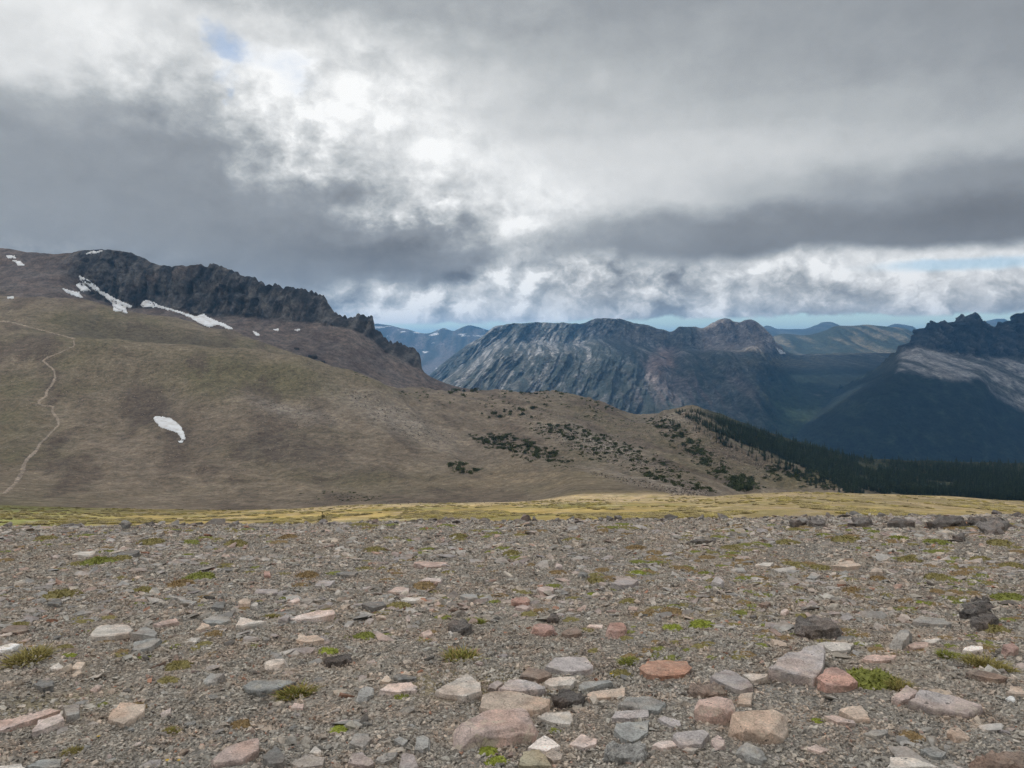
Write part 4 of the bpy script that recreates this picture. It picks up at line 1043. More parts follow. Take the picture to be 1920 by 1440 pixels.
# ------------------------------------------------------------------ instancing of uncountable stuff (gravel, talus, far forest)
def make_gn(name, coll):
    ng = bpy.data.node_groups.new(name, 'GeometryNodeTree')
    ng.interface.new_socket('Geometry', in_out='INPUT', socket_type='NodeSocketGeometry')
    ng.interface.new_socket('Geometry', in_out='OUTPUT', socket_type='NodeSocketGeometry')
    N = ng.nodes; L = ng.links
    gi = N.new('NodeGroupInput'); go = N.new('NodeGroupOutput')
    ci = N.new('GeometryNodeCollectionInfo'); ci.inputs['Collection'].default_value = coll
    ci.inputs['Separate Children'].default_value = True; ci.inputs['Reset Children'].default_value = True
    iop = N.new('GeometryNodeInstanceOnPoints'); iop.inputs['Pick Instance'].default_value = True
    def na(nm, t):
        n = N.new('GeometryNodeInputNamedAttribute'); n.data_type = t; n.inputs['Name'].default_value = nm; return n.outputs['Attribute']
    e2r = N.new('FunctionNodeEulerToRotation')
    L.new(gi.outputs[0], iop.inputs['Points']); L.new(ci.outputs[0], iop.inputs['Instance'])
    L.new(na('pick', 'INT'), iop.inputs['Instance Index'])
    L.new(na('rot', 'FLOAT_VECTOR'), e2r.inputs[0]); L.new(e2r.outputs[0], iop.inputs['Rotation'])
    L.new(na('scl', 'FLOAT_VECTOR'), iop.inputs['Scale'])
    L.new(iop.outputs[0], go.inputs[0])
    return ng
def scatter(name, coll, P, rot, scl, tint, pick, label, cat):
    me = bpy.data.meshes.new(name); n = len(P)
    me.vertices.add(n); me.vertices.foreach_set('co', np.ascontiguousarray(P, np.float32).ravel())
    for nm, arr in (('rot', rot), ('scl', scl)):
        a = me.attributes.new(nm, 'FLOAT_VECTOR', 'POINT'); a.data.foreach_set('vector', np.ascontiguousarray(arr, np.float32).ravel())
    a = me.attributes.new('tint', 'FLOAT_COLOR', 'POINT'); c = np.ones((n, 4), np.float32); c[:, :3] = tint; a.data.foreach_set('color', c.ravel())
    a = me.attributes.new('pick', 'INT', 'POINT'); a.data.foreach_set('value', np.ascontiguousarray(pick, np.int32))
    o = link(name, me, kind='stuff', label=label, cat=cat)
    md = o.modifiers.new('scatter', 'NODES'); md.node_group = make_gn(name + '_nodes', coll)
    return o
def library(name, meshes, mat):
    coll = bpy.data.collections.new(name)
    for i, me in enumerate(meshes):
        if not me.materials: me.materials.append(mat)
        coll.objects.link(bpy.data.objects.new(f'{name}_{i:02d}', me))
    return coll
# height of the shoulder on a fine lookup grid
_hx = np.linspace(-19, 19, 190); _hy = np.linspace(1.6, 27, 180)
_hz = np.zeros((len(_hy), len(_hx)))
for j, y in enumerate(_hy):
    for i, x in enumerate(_hx):
        p, n = drop(x, y, 5.0)
        _hz[j, i] = p.z if p else near_z(x, y)
def gz(x, y):
    fx = np.clip((x - _hx[0]) / (_hx[1] - _hx[0]), 0, len(_hx) - 1.001); fy = np.clip((y - _hy[0]) / (_hy[1] - _hy[0]), 0, len(_hy) - 1.001)
    i = fx.astype(int); j = fy.astype(int); a = fx - i; b = fy - j
    return (_hz[j, i] * (1 - a) + _hz[j, i + 1] * a) * (1 - b) + (_hz[j + 1, i] * (1 - a) + _hz[j + 1, i + 1] * a) * b

PALETTE = np.array([(.365,.342,.308), (.315,.302,.28), (.40,.375,.335), (.35,.337,.312), (.415,.375,.33), (.25,.235,.215), (.45,.405,.36), (.38,.355,.32)])
ODD = np.array([(.38,.28,.24), (.42,.38,.33), (.32,.19,.14), (.12,.115,.11), (.45,.43,.40), (.30,.25,.235)])
def tints(n, odd=0.08):
    t = PALETTE[rng.integers(0, len(PALETTE), n)]
    k = rng.random(n) < odd
    t[k] = ODD[rng.integers(0, len(ODD), k.sum())]
    return t * rng.uniform(0.8, 1.35, (n, 1)) * np.array((1.03, 1.0, 0.955))
grit_lib = library('grit', [chunk_mesh(500 + i, flat=random.Random(i).uniform(0.45, 0.9), n=9) for i in range(14)], M_grit)
def wedge_pts(n, d0, d1, power=1.0):
    """points over the shoulder between two distances, within the view and a margin beyond it"""
    d = d0 + (d1 - d0) * rng.random(n) ** power
    u = rng.uniform(-1, 1, n)
    return u * (0.74 * d + 0.7), d
Pg, Sg = [], []
for d0, d1, n, s in ((1.9, 3.2, 18000, 0.016), (3.2, 4.6, 44000, 0.018), (4.6, 6.5, 62000, 0.021), (6.5, 10, 66000, 0.027), (10, 15, 52000, 0.036), (15, 24.0, 44000, 0.055)):
    x, d = wedge_pts(n, d0, d1, 0.85)
    # grit thins out over the patches of bare fine soil
    bare = fbm(x * 0.7, d * 0.7, 50, 3)
    k = rng.random(n) < np.clip(1.0 - 0.7 * sstep(0.15, 0.6, bare), 0.45, 1)
    x, d = x[k], d[k]
    sz = s * rng.lognormal(0, 0.42, len(x))
    sz = np.minimum(sz, s * 2.6)
    Pg.append(np.stack([x, d, gz(x, d) + sz * 0.12], -1)); Sg.append(sz)
Pg = np.concatenate(Pg); Sg = np.concatenate(Sg); n = len(Pg)
rot = np.stack([rng.normal(0, 0.45, n), rng.normal(0, 0.45, n), rng.uniform(0, 6.283, n)], -1)
scl = Sg[:, None] * np.stack([rng.uniform(0.8, 1.3, n), rng.uniform(0.7, 1.1, n), rng.uniform(0.5, 0.95, n)], -1)
scatter('gravel', grit_lib, Pg, rot, scl, tints(n, 0.06), rng.integers(0, 14, n), 'fine grey volcanic gravel covering the shoulder', 'gravel')
# stones of fist to palm size: most joined into the stony ground
chip_lib = library('chip', [chunk_mesh(900 + i, flat=random.Random(i + 50).uniform(0.22, 0.55), n=10) for i in range(14)], M_grit)
Pg, Sg = [], []
for d0, d1, n, s in ((1.9, 3.6, 260, 0.05), (3.6, 6.5, 1300, 0.055), (6.5, 11, 3000, 0.075), (11, 24.0, 6500, 0.12)):
    x, d = wedge_pts(n, d0, d1, 0.8)
    k = rng.random(n) < np.clip(0.5 + 2.0 * fbm(x * 0.35, d * 0.35, 60, 3), 0.04, 1)
    x, d = x[k], d[k]; sz = np.minimum(s * rng.lognormal(0, 0.4, len(x)), s * 2.4)
    Pg.append(np.stack([x, d, gz(x, d) + sz * 0.08], -1)); Sg.append(sz)
Pg = np.concatenate(Pg); Sg = np.concatenate(Sg); n = len(Pg)
rot = np.stack([rng.normal(0, 0.22, n), rng.normal(0, 0.22, n), rng.uniform(0, 6.283, n)], -1)
scl = Sg[:, None] * np.stack([rng.uniform(0.9, 1.6, n), rng.uniform(0.7, 1.1, n), rng.uniform(0.6, 1.1, n)], -1)
scatter('stony_rubble', chip_lib, Pg, rot, scl, tints(n, 0.22), rng.integers(0, 14, n), 'scattered small flat stones lying in the gravel', 'rubble')

# thin broken plates, mostly pale, and the ragged rim of the shoulder
plate_lib = library('plate', [chunk_mesh(1100 + i, flat=random.Random(i + 77).uniform(0.12, 0.28), n=11) for i in range(14)], M_grit)
Pg, Sg = [], []
for d0, d1, n, s in ((3.0, 5.5, 520, 0.085), (5.5, 9, 1000, 0.12), (9, 15, 1300, 0.16), (15, 23.0, 1100, 0.22)):
    x, d = wedge_pts(n, d0, d1, 0.8)
    k = rng.random(n) < np.clip(0.45 + 2.4 * fbm(x * 0.3, d * 0.3, 160, 3), 0.03, 1)
    x, d = x[k], d[k]; sz = np.minimum(s * rng.lognormal(0, 0.35, len(x)), s * 2.0)
    Pg.append(np.stack([x, d, gz(x, d) + sz * 0.05], -1)); Sg.append(sz)
x = rng.uniform(-16, 16, 260); d = rng.uniform(19.5, 22.5, 260); sz = 0.2 * rng.lognormal(0, 0.35, 260)
Pg.append(np.stack([x, d, gz(x, d) + sz * 0.1], -1)); Sg.append(sz)
Pg = np.concatenate(Pg); Sg = np.concatenate(Sg); n = len(Pg)
rot = np.stack([rng.normal(0, 0.16, n), rng.normal(0, 0.16, n), rng.uniform(0, 6.283, n)], -1)
scl = Sg[:, None] * np.stack([rng.uniform(0.9, 1.7, n), rng.uniform(0.7, 1.1, n), rng.uniform(0.7, 1.2, n)], -1)
scl[-260:, 2] *= 3.0
pt = np.array([(.40,.36,.33), (.36,.325,.31), (.46,.42,.38), (.43,.35,.31), (.33,.315,.295), (.30,.285,.265), (.40,.375,.345)])[rng.integers(0, 7, n)] * rng.uniform(0.8, 1.15, (n, 1))
pt[-260:] *= 0.55
scatter('stone_plates', plate_lib, Pg, rot, scl, pt, rng.integers(0, 14, n), 'thin broken stone plates strewn over the gravel', 'rubble')

# ------------------------------------------------------------------ further loose stones as individuals, down to about 300 rocks in all
stone_meshes = [chunk_mesh(1300 + i, flat=random.Random(i + 9).uniform(0.16, 0.5), n=12, cuts=1) for i in range(16)]
taken = [(r[1], r[2], r[3]) for r in ROCKS]
need = 300 - len(ROCKS); tries = 0
KEYS = ['grey', 'grey', 'grey', 'mauve', 'bluegrey', 'pale', 'dark', 'pink', 'tan', 'palepink', 'brown', 'grey']
while need > 0 and tries < 8000:
    tries += 1
    py = 1000 + 440 * random.random() ** 0.9; px = random.uniform(8, 1912)
    wpx = random.uniform(15, 27) * (0.55 + 0.75 * (py - 960) / 480)
    if any(abs(px - a) < (wpx + c) * 0.75 and abs(py - b) < (wpx + c) * 0.33 for a, b, c in taken): continue
    p, n = hit(px, py)
    if p is None or p.y > 23: continue
    s = wpx / 1450 * p.y / 0.9
    o = link('rock', random.choice(stone_meshes))
    if not o.data.materials: o.data.materials.append(M_slab)
    o.location = (p.x, p.y, p.z + s * 0.09)
    o.rotation_euler = (random.gauss(0, 0.14), random.gauss(0, 0.14), random.uniform(0, 6.28))
    o.scale = (s * random.uniform(0.9, 1.35), s * random.uniform(0.7, 1.0), s * random.uniform(0.7, 1.2))
    ck = random.choice(KEYS) if not (px > 1280 and py < 1210 and random.random() < 0.6) else random.choice(['lava', 'dark', 'brown']); o.color = (*(np.array(TONE[ck]) * rng.uniform(0.95, 1.3)), 1)
    ROCKS.append([o, px, py, wpx, ck, None]); taken.append((px, py, wpx)); need -= 1

# ------------------------------------------------------------------ cushions of moss, grass tufts, flowers
def plant_mat(name, trans=0.25):
    m = bpy.data.materials.new(name); m.use_nodes = True
    N = NT(m.node_tree); b = N.n['Principled BSDF']
    col = N.attr('tone')
    pos = N.node('ShaderNodeNewGeometry').outputs['Position']
    N.put(b.inputs['Base Color'], N.vmath('SCALE', col, N.maprange(N.noise(pos, 40.0, 4.0), 0.3, 0.7, 0.65, 1.35, False)))
    b.inputs['Roughness'].default_value = 0.8; b.inputs['Specular IOR Level'].default_value = 0.2
    return m
M_plant = plant_mat('plant_leaf')
GREENS = dict(bright=((.36,.38,.06), (.22,.25,.045)), green=((.27,.28,.06), (.17,.18,.045)), olive=((.31,.26,.09), (.21,.18,.075)), brown=((.34,.22,.10), (.22,.16,.08)), mix=((.27,.26,.07), (.40,.19,.10)))
def cushion_mesh(seed, key, hgt=0.28):
    """low moss cushion one unit across: bumpy body clothed in short leaves"""
    r = np.random.default_rng(seed)
    c0, c1 = GREENS[key]
    nr, na = 7, 22
    V = [(0, 0, hgt)]; Fc = []
    rad = 0.5 * (1 + 0.35 * np.array([fbm(np.array([math.cos(a) * 1.3 + seed]), np.array([math.sin(a) * 1.3]), 0, 3)[0] for a in np.linspace(0, 2 * math.pi, na, endpoint=False)]))
    for i in range(1, nr + 1):
        t = i / nr
        for j in range(na):
            a = 2 * math.pi * j / na
            z = hgt * (1 - t ** 2.2) + 0.05 * r.normal() * (1 - t) - (0.06 if i == nr else 0)
            V.append((rad[j] * t * math.cos(a), rad[j] * t * math.sin(a), z))
    for j in range(na): Fc.append((0, 1 + j, 1 + (j + 1) % na))
    for i in range(nr - 1):
        for j in range(na):
            a, b = 1 + i * na + j, 1 + i * na + (j + 1) % na
            Fc.append((a, a + na, b)); Fc.append((b, a + na, b + na))
    tone = [lerp3(c1, c0, np.array([r.uniform(0, 0.5)]))[0] for _ in V]
    for q in range(260):
        a = r.uniform(0, 2 * math.pi); t = math.sqrt(r.uniform(0, 1.05)); R_ = np.interp(a, np.linspace(0, 2 * math.pi, na), rad)
        x, y = R_ * t * math.cos(a), R_ * t * math.sin(a); z = max(hgt * (1 - min(t, 1) ** 2.2), 0)
        L = r.uniform(0.04, 0.10); b = r.uniform(0, 6.28); w = L * 0.35
        lx, ly = r.normal(0, 0.5), r.normal(0, 0.5)
        k = len(V)
        V += [(x - w * math.cos(b), y - w * math.sin(b), z - 0.01), (x + w * math.cos(b), y + w * math.sin(b), z - 0.01), (x + L * (lx + math.cos(a) * 0.4), y + L * (ly + math.sin(a) * 0.4), z + L)]
        Fc.append((k, k + 1, k + 2))
        c = lerp3(c0, c1, np.array([r.uniform(0, 1)]))[0] * r.uniform(0.8, 1.25)
        tone += [c * 0.8, c * 0.8, c * 1.15]
    me = bpy.data.meshes.new('cushion'); me.from_pydata([tuple(v) for v in V], [], Fc); me.update()
    add_color(me, 'tone', np.array(tone)); me.materials.append(M_plant)
    return me
def tuft_mesh(seed, key, hgt=0.34, n=420):
    """grass tuft one unit across"""
    r = np.random.default_rng(seed)
    V, Fc, tone = [], [], []
    c0, c1 = GREENS[key]
    for q in range(n):
        a = r.uniform(0, 2 * math.pi); t = math.sqrt(r.uniform(0, 1)) * 0.42
        x, y = t * math.cos(a), t * math.sin(a) * 0.8
        L = hgt * r.uniform(0.4, 1.0) * (1 - 0.5 * t / 0.42 * r.random()); b = r.uniform(0, 6.28); w = r.uniform(0.010, 0.024)
        dx, dy = r.normal(0, 0.12) + math.cos(a) * t * 0.5, r.normal(0, 0.12) + math.sin(a) * t * 0.5
        k = len(V)
        V += [(x - w * math.cos(b), y - w * math.sin(b), -0.02), (x + w * math.cos(b), y + w * math.sin(b), -0.02),
              (x + dx * 0.45 + w * math.cos(b) * .7, y + dy * 0.45 + w * math.sin(b) * .7, L * 0.6), (x + dx * 0.45 - w * math.cos(b) * .7, y + dy * 0.45 - w * math.sin(b) * .7, L * 0.6), (x + dx, y + dy, L)]
        Fc += [(k, k + 1, k + 2), (k, k + 2, k + 3), (k + 3, k + 2, k + 4)]
        tip = c1 if (key == 'mix' and r.random() < 0.6) or r.random() < 0.2 else c0
        c = np.array(c0) * r.uniform(0.7, 1.2); e = np.array(tip) * r.uniform(0.9, 1.4)
        tone += [c * .7, c * .7, c, c, e]
    me = bpy.data.meshes.new('tuft'); me.from_pydata([tuple(map(float, v)) for v in V], [], Fc); me.update()
    add_color(me, 'tone', np.array(tone)); me.materials.append(M_plant)
    return me
GREENS['straw'] = ((.245, .205, .105), (.19, .16, .085))
CUSH = {(k, i): cushion_mesh(40 + i * 13 + len(k), k) for k in ('bright', 'green', 'olive', 'brown') for i in range(3)}
TUFT = {(k, i): tuft_mesh(90 + i * 7 + len(k), k) for k in ('mix', 'olive', 'green', 'straw') for i in range(3)}
# px, py of the base, width px, kind, colour
PLANTS = [(684,1196,42,'c','green'),(865,1240,80,'t','mix'),(48,1240,85,'t','olive'),(333,1252,48,'c','olive'),(552,1306,66,'t','mix'),(635,1371,40,'c','bright'),(752,1308,24,'c','green'),
 (915,1412,38,'c','bright'),(932,1432,42,'c','bright'),(1262,1180,42,'c','bright'),(1316,1176,54,'c','bright'),(1262,1150,48,'c','brown'),(1195,1076,28,'c','bright'),(1118,1091,34,'c','olive'),(1110,1115,18,'c','bright'),
 (1182,1130,36,'c','olive'),(1640,1282,95,'c','green'),(1690,1292,60,'t','olive'),(1778,1232,42,'t','green'),(1850,1250,70,'t','olive'),(1888,1258,40,'t','olive'),(1900,1126,64,'c','green'),(1340,1092,30,'c','olive'),(1325,1078,30,'c','green'),
 (1706,1053,46,'c','olive'),(1490,1060,36,'c','olive'),(192,1323,20,'c','green'),(134,1412,36,'t','olive'),(400,1191,36,'c','mixc'),(372,1086,58,'c','green'),(335,1100,56,'c','brown'),(265,1110,40,'c','olive'),(112,1120,60,'c','olive'),
 (180,1058,60,'c','green'),(222,1052,50,'c','olive'),(140,1060,32,'c','olive'),(30,1175,36,'c','olive'),(575,1082,42,'c','brown'),(795,1102,46,'c','brown'),(840,1075,28,'c','olive'),(1045,1076,32,'c','brown'),
 (748,1140,50,'c','olive'),(893,1168,34,'t','green'),(508,1158,28,'t','mix'),(1102,1243,20,'c','green'),(1178,1244,40,'t','green'),(1165,1268,44,'c','olive'),(1536,1354,24,'c','bright'),(1038,1372,24,'c','green'),
 (1505,1130,24,'c','green'),(1726,1131,20,'c','bright'),(120,1216,28,'c','olive'),(130,1231,24,'c','bright'),(612,1224,40,'c','bright'),(310,1280,40,'c','olive'),(1013,1078,0,'c','olive'),(1800,1128,30,'c','olive'),
 (1870,1185,50,'c','olive'),(1760,1085,40,'c','olive'),(1430,1088,30,'c','brown'),(1600,1110,40,'c','brown'),(1540,1068,40,'c','olive'),(1650,1088,34,'c','brown'),(320,1375,34,'t','mix'),(450,1362,40,'c','brown'),(250,1330,44,'c','brown'),
 (1710,1385,44,'c','brown'),(1900,1065,44,'c','olive'),(1845,1052,40,'c','olive'),(960,1040,36,'c','olive'),(700,1035,40,'c','olive'),(440,1022,44,'c','olive'),(540,1010,40,'c','brown'),(1075,1015,36,'c','olive'),(1190,1030,36,'c','brown'),(280,1020,50,'c','olive'),
 (80,1012,40,'c','olive'),(860,1008,36,'c','olive'),(1370,1030,40,'c','olive'),(1480,1020,40,'c','olive'),(1590,1015,46,'c','olive'),(1690,1012,40,'c','green'),(1760,1020,50,'c','green'),(1880,1022,50,'c','olive'),(640,1130,0,'c','olive')]
PL = []
for i, (px, py, w, kd, key) in enumerate(PLANTS):
    if w <= 0: continue
    p, n = hit(px, py)
    if p is None: continue
    s = w / 1450 * p.y
    if kd == 'c':
        me = CUSH[('brown' if key == 'mixc' else key, i % 3)]
        o = link('moss_cushion', me); o.scale = (s * 1.05, s * random.uniform(0.9, 1.3), s * random.uniform(0.4, 0.62)); cat = 'moss'
    else:
        me = TUFT[(key, i % 3)]
        o = link('grass_tuft', me); o.scale = (s * 1.15, s, s * random.uniform(0.5, 0.7)); cat = 'grass tuft'
    o.location = (p.x, p.y + s * 0.1, p.z); o.rotation_euler = (0, 0, random.uniform(0, 6.28))
    PL.append([o, px, py, w, key, kd])
    o['category'] = cat; o['group'] = 'moss and grass plants on the gravel'
# thin moss and dry cushion plants too small to count
ml = library('low_moss', [CUSH[(k, i)] for k in ('olive', 'brown', 'green') for i in range(3)], M_plant)
P_, S_ = [], []
while len(P_) < 700:
    py = 985 + 250 * random.random() ** 1.6; px = random.uniform(0, 1920)
    if random.random() > 0.35 + 0.65 * (px > 1150): continue
    if fbm(np.array([px * 0.006]), np.array([py * 0.02]), 5, 3)[0] < -0.05: continue
    p, n = hit(px, py)
    if p is None or p.y > 23: continue
    s = random.uniform(8, 32) / 1450 * p.y
    P_.append(p[:]); S_.append((s * 1.2, s * 1.3, s * random.uniform(0.2, 0.4)))
k_ = len(P_)
scatter('low_moss', ml, np.array(P_), np.stack([np.zeros(k_), np.zeros(k_), rng.uniform(0, 6.28, k_)], -1), np.array(S_), np.ones((k_, 3)), rng.integers(0, 9, k_), 'thin olive and brown moss spread between the stones', 'moss')
def flower(px, py):
    p, n = hit(px, py)
    root = bpy.data.objects.new('yellow_flower', None); C.objects.link(root); root.location = p
    V, Fc = [], []
    h = 0.03
    for k in range(4):
        a = k * math.pi / 2
        V.append((0.0015 * math.cos(a), 0.0015 * math.sin(a), 0)); V.append((0.0012 * math.cos(a), 0.0012 * math.sin(a), h))
    for k in range(4):
        a, b = 2 * k, 2 * ((k + 1) % 4); Fc.append((a, b, b + 1, a + 1))
    me = bpy.data.meshes.new('stem'); me.from_pydata(V, [], Fc); add_color(me, 'tone', np.tile((.1, .13, .04), (8, 1)))
    link('stem', me, M_plant, root)
    V, Fc = [(0, 0, h)], []
    for k in range(8):
        a = k * math.pi / 4
        j = len(V)
        for da, rr, zz in ((-0.28, 0.007, 0.002), (0, 0.011, 0.004), (0.28, 0.007, 0.002)):
            V.append((rr * math.cos(a + da), rr * math.sin(a + da), h + zz))
        Fc.append((0, j, j + 1, j + 2))
    me = bpy.data.meshes.new('petals'); me.from_pydata(V, [], Fc); add_color(me, 'tone', np.tile((.75, .48, .02), (len(V), 1)))
    link('petals', me, M_plant, root)
    return root
for (px, py, lab) in ((185, 1391, 'small yellow flower in the gravel below the tan five-sided slab'), (314, 1437, 'first of two yellow flowers at the bottom edge, beside the pink tapering slab'),
                      (336, 1437, 'second yellow flower at the bottom edge, the one closer to the pink tapering slab'), (1146, 1272, 'yellow flower behind the blue-grey pointed slab')):
    o = flower(px, py); o['label'] = lab; o['category'] = 'flower'; o['group'] = 'yellow flowers'

# ------------------------------------------------------------------ labels for rocks and plants: look first, then the nearest landmark
def size_word(w): return 'tiny' if w < 17 else 'small' if w < 26 else 'middling' if w < 45 else 'large'
used_labels = set()
LAND = [(r[1], r[2], r[5]) for r in ROCKS if r[5]]
def where(px, py, k=0, skip=None):
    c = sorted((math.hypot(px - a, (py - b) * 2.2), n, a, b) for a, b, n in LAND if n != skip)
    d, n, a, b = c[k]
    dx, dy = px - a, (py - b) * 2.2
    side = ('right of' if dx > 0 else 'left of') if abs(dx) > abs(dy) else ('in front of' if dy > 0 else 'behind')
    far = 'just ' if d < 70 else 'well ' if d > 190 else ''
    return f'{far}{side} the {n}', n
def unique(stem, px, py):
    for k in range(10):
        t = f'{stem} {where(px, py, k)[0]}'
        if t not in used_labels and len(t.split()) <= 16:
            used_labels.add(t); return t
    for k in range(9):
        for j in range(k + 1, 10):
            t = f'{stem} between the {where(px, py, k)[1]} and the {where(px, py, j)[1]}'
            if t not in used_labels and len(t.split()) <= 16:
                used_labels.add(t); return t
    return stem + ' among the scattered stones'
for o, px, py, w, ck, nm in ROCKS:
    if nm: lab = f'{nm} {where(px, py, 0, nm)[0]}'
    else: lab = unique(f'{size_word(w)} {WORD[ck]} stone', px, py)
    if nm:
        if len(lab.split()) > 16: lab = nm + ' lying on the gravel'
        used_labels.add(lab)
    o['label'] = lab; o['category'] = 'rock'; o['group'] = 'loose rocks on the gravel shoulder'
GW = dict(bright='bright green', green='green', olive='olive', brown='brownish', mix='red-tipped green', mixc='reddish brown')
for o, px, py, w, key, kd in PL:
    o['label'] = unique(f'{"small" if w < 30 else "wide"} {GW[key]} {"moss cushion" if kd == "c" else "grass tuft"}', px, py)

# ------------------------------------------------------------------ snow lying on the slopes
M_snow = bpy.data.materials.new('old_snow'); M_snow.use_nodes = True
def _snow():
    N = NT(M_snow.node_tree); b = N.n['Principled BSDF']
    pos = N.node('ShaderNodeNewGeometry').outputs['Position']
    N.put(b.inputs['Base Color'], N.mix(N.maprange(N.noise(pos, 0.12, 7.0, 0.66), 0.40, 0.68), (0.80, 0.81, 0.83), (0.56, 0.54, 0.52)))
    b.inputs['Roughness'].default_value = 0.7
_snow()
def inside(poly, x, y):
    n = len(poly); c = np.zeros(x.shape, bool); j = n - 1
    for i in range(n):
        (xi, yi), (xj, yj) = poly[i], poly[j]
        c ^= ((yi > y) != (yj > y)) & (x < (xj - xi) * (y - yi) / (yj - yi + 1e-12) + xi); j = i
    return c
def snow_patch(poly, step, thick, lab):
    poly = np.array(poly, float)
    # roughen the outline, then drape a grid on the slope
    pts = []
    for i in range(len(poly)):
        a, b = poly[i], poly[(i + 1) % len(poly)]
        m = max(1, int(np.linalg.norm(b - a) / (step * 2)))
        for k in range(m): pts.append(a + (b - a) * k / m + rng.normal(0, step * 0.35, 2))
    x0, y0 = poly.min(0) - step; x1, y1 = poly.max(0) + step
    gx = np.arange(x0, x1 + step, step); gy = np.arange(y0, y1 + step, step)
    XX, YY = np.meshgrid(gx, gy)
    cx, cy = (XX[:-1, :-1] + XX[1:, 1:]) / 2, (YY[:-1, :-1] + YY[1:, 1:]) / 2
    cell = inside(pts, cx, cy)
    idx = {}; top = []; bot = []
    def vid(j, i):
        if (j, i) in idx: return idx[(j, i)]
        p, n = hit(XX[j, i], YY[j, i])
        if p is None: return None
        nb = [cell[a, b] for a in (j - 1, j) for b in (i - 1, i) if 0 <= a < cell.shape[0] and 0 <= b < cell.shape[1]]
        full = all(nb) and len(nb) == 4
        idx[(j, i)] = len(top)
        top.append(p + n * (thick if full else thick * 0.45)); bot.append(p - n * thick)
        return idx[(j, i)]
    fs = []
    for j in range(cell.shape[0]):
        for i in range(cell.shape[1]):
            if cell[j, i]:
                q = [vid(j, i), vid(j + 1, i), vid(j + 1, i + 1), vid(j, i + 1)]
                if None in q: continue
                dpt = [top[k].y for k in q]
                if max(dpt) > min(dpt) * 1.12: continue
                fs.append(q)
    if not fs: return
    n = len(top); ed = {}
    for f in fs:
        for k in range(4):
            a, b = f[k], f[(k + 1) % 4]
            if (b, a) in ed: del ed[(b, a)]
            else: ed[(a, b)] = 1
    faces = fs + [[b, a, a + n, b + n] for a, b in ed]
    cen = sum(top, Vector()) / n
    me = bpy.data.meshes.new('snow_patch'); me.from_pydata([v - cen for v in top + bot], [], faces); me.update()
    me.polygons.foreach_set('use_smooth', np.full(len(me.polygons), True))
    o = link('snow_patch', me, M_snow, label=lab, cat='snow', group='snow patches on the slopes'); o.location = cen
snow_patch([(148,517),(163,523),(180,537),(198,551),(215,560),(233,567),(248,574),(246,577),(236,577),(240,588),(228,584),(212,583),(213,575),(205,563),(185,549),(165,535),(150,525)], 1.6, 1.4, 'long tongue of snow widening downhill below the highest dark cliff')
snow_patch([(141,535),(150,530),(158,533),(170,545),(160,547),(152,546),(146,540)], 1.6, 1.4, 'ragged middle snow patch just beside the long snow tongue')
snow_patch([(117,541),(130,545),(148,548),(155,559),(140,555),(122,548)], 1.6, 1.4, 'lowest pointed snow patch at the foot of the cliff, outermost of three')
snow_patch([(262,572),(272,563),(280,563),(300,573),(345,587),(370,594),(380,588),(400,600),(420,607),(438,617),(425,617),(410,608),(395,613),(385,613),(372,605),(350,592),(320,582),(290,576),(268,576)], 1.6, 1.4, 'long narrow snow band running down under the dark crag wall')
snow_patch([(12,479),(28,480),(29,484),(14,484)], 1.4, 1.0, 'upper of two small snow patches near the top of the brown ridge')
snow_patch([(22,487),(40,491),(46,498),(35,498)], 1.4, 1.0, 'lower of two small snow patches near the top of the brown ridge')
snow_patch([(160,476),(175,471),(193,470),(180,476)], 1.4, 1.0, 'thin snow strip on the skyline where the cliff begins')
snow_patch([(12,557),(27,554),(26,559),(13,561)], 1.4, 1.0, 'tiny lone snow patch above the end of the trail')
snow_patch([(474,621),(483,624),(488,630),(478,628)], 1.4, 1.0, 'small snow patch on the scree just past the green hill')
snow_patch([(511,618),(524,616),(521,621)], 1.3, 1.0, 'first of two snow flecks on the scree under the crag')
snow_patch([(551,619),(563,617),(561,621)], 1.3, 1.0, 'second of two snow flecks on the scree, closer to the crag end')
snow_patch([(289,782),(297,781),(318,784),(335,795),(343,805),(348,823),(340,825),(333,812),(318,807),(300,801),(294,793),(288,787)], 1.3, 0.5, 'bright isolated snow patch in the hollow of the brown hillside')
snow_patch([(334,827),(344,826),(342,830),(336,830)], 1.0, 0.3, 'snow scrap just below the isolated snow patch in the hollow')
snow_patch([(1456,653),(1465,657),(1474,664),(1463,664)], 1.2, 5.0, 'small white snowfield at the foot of the distant fluted peak')

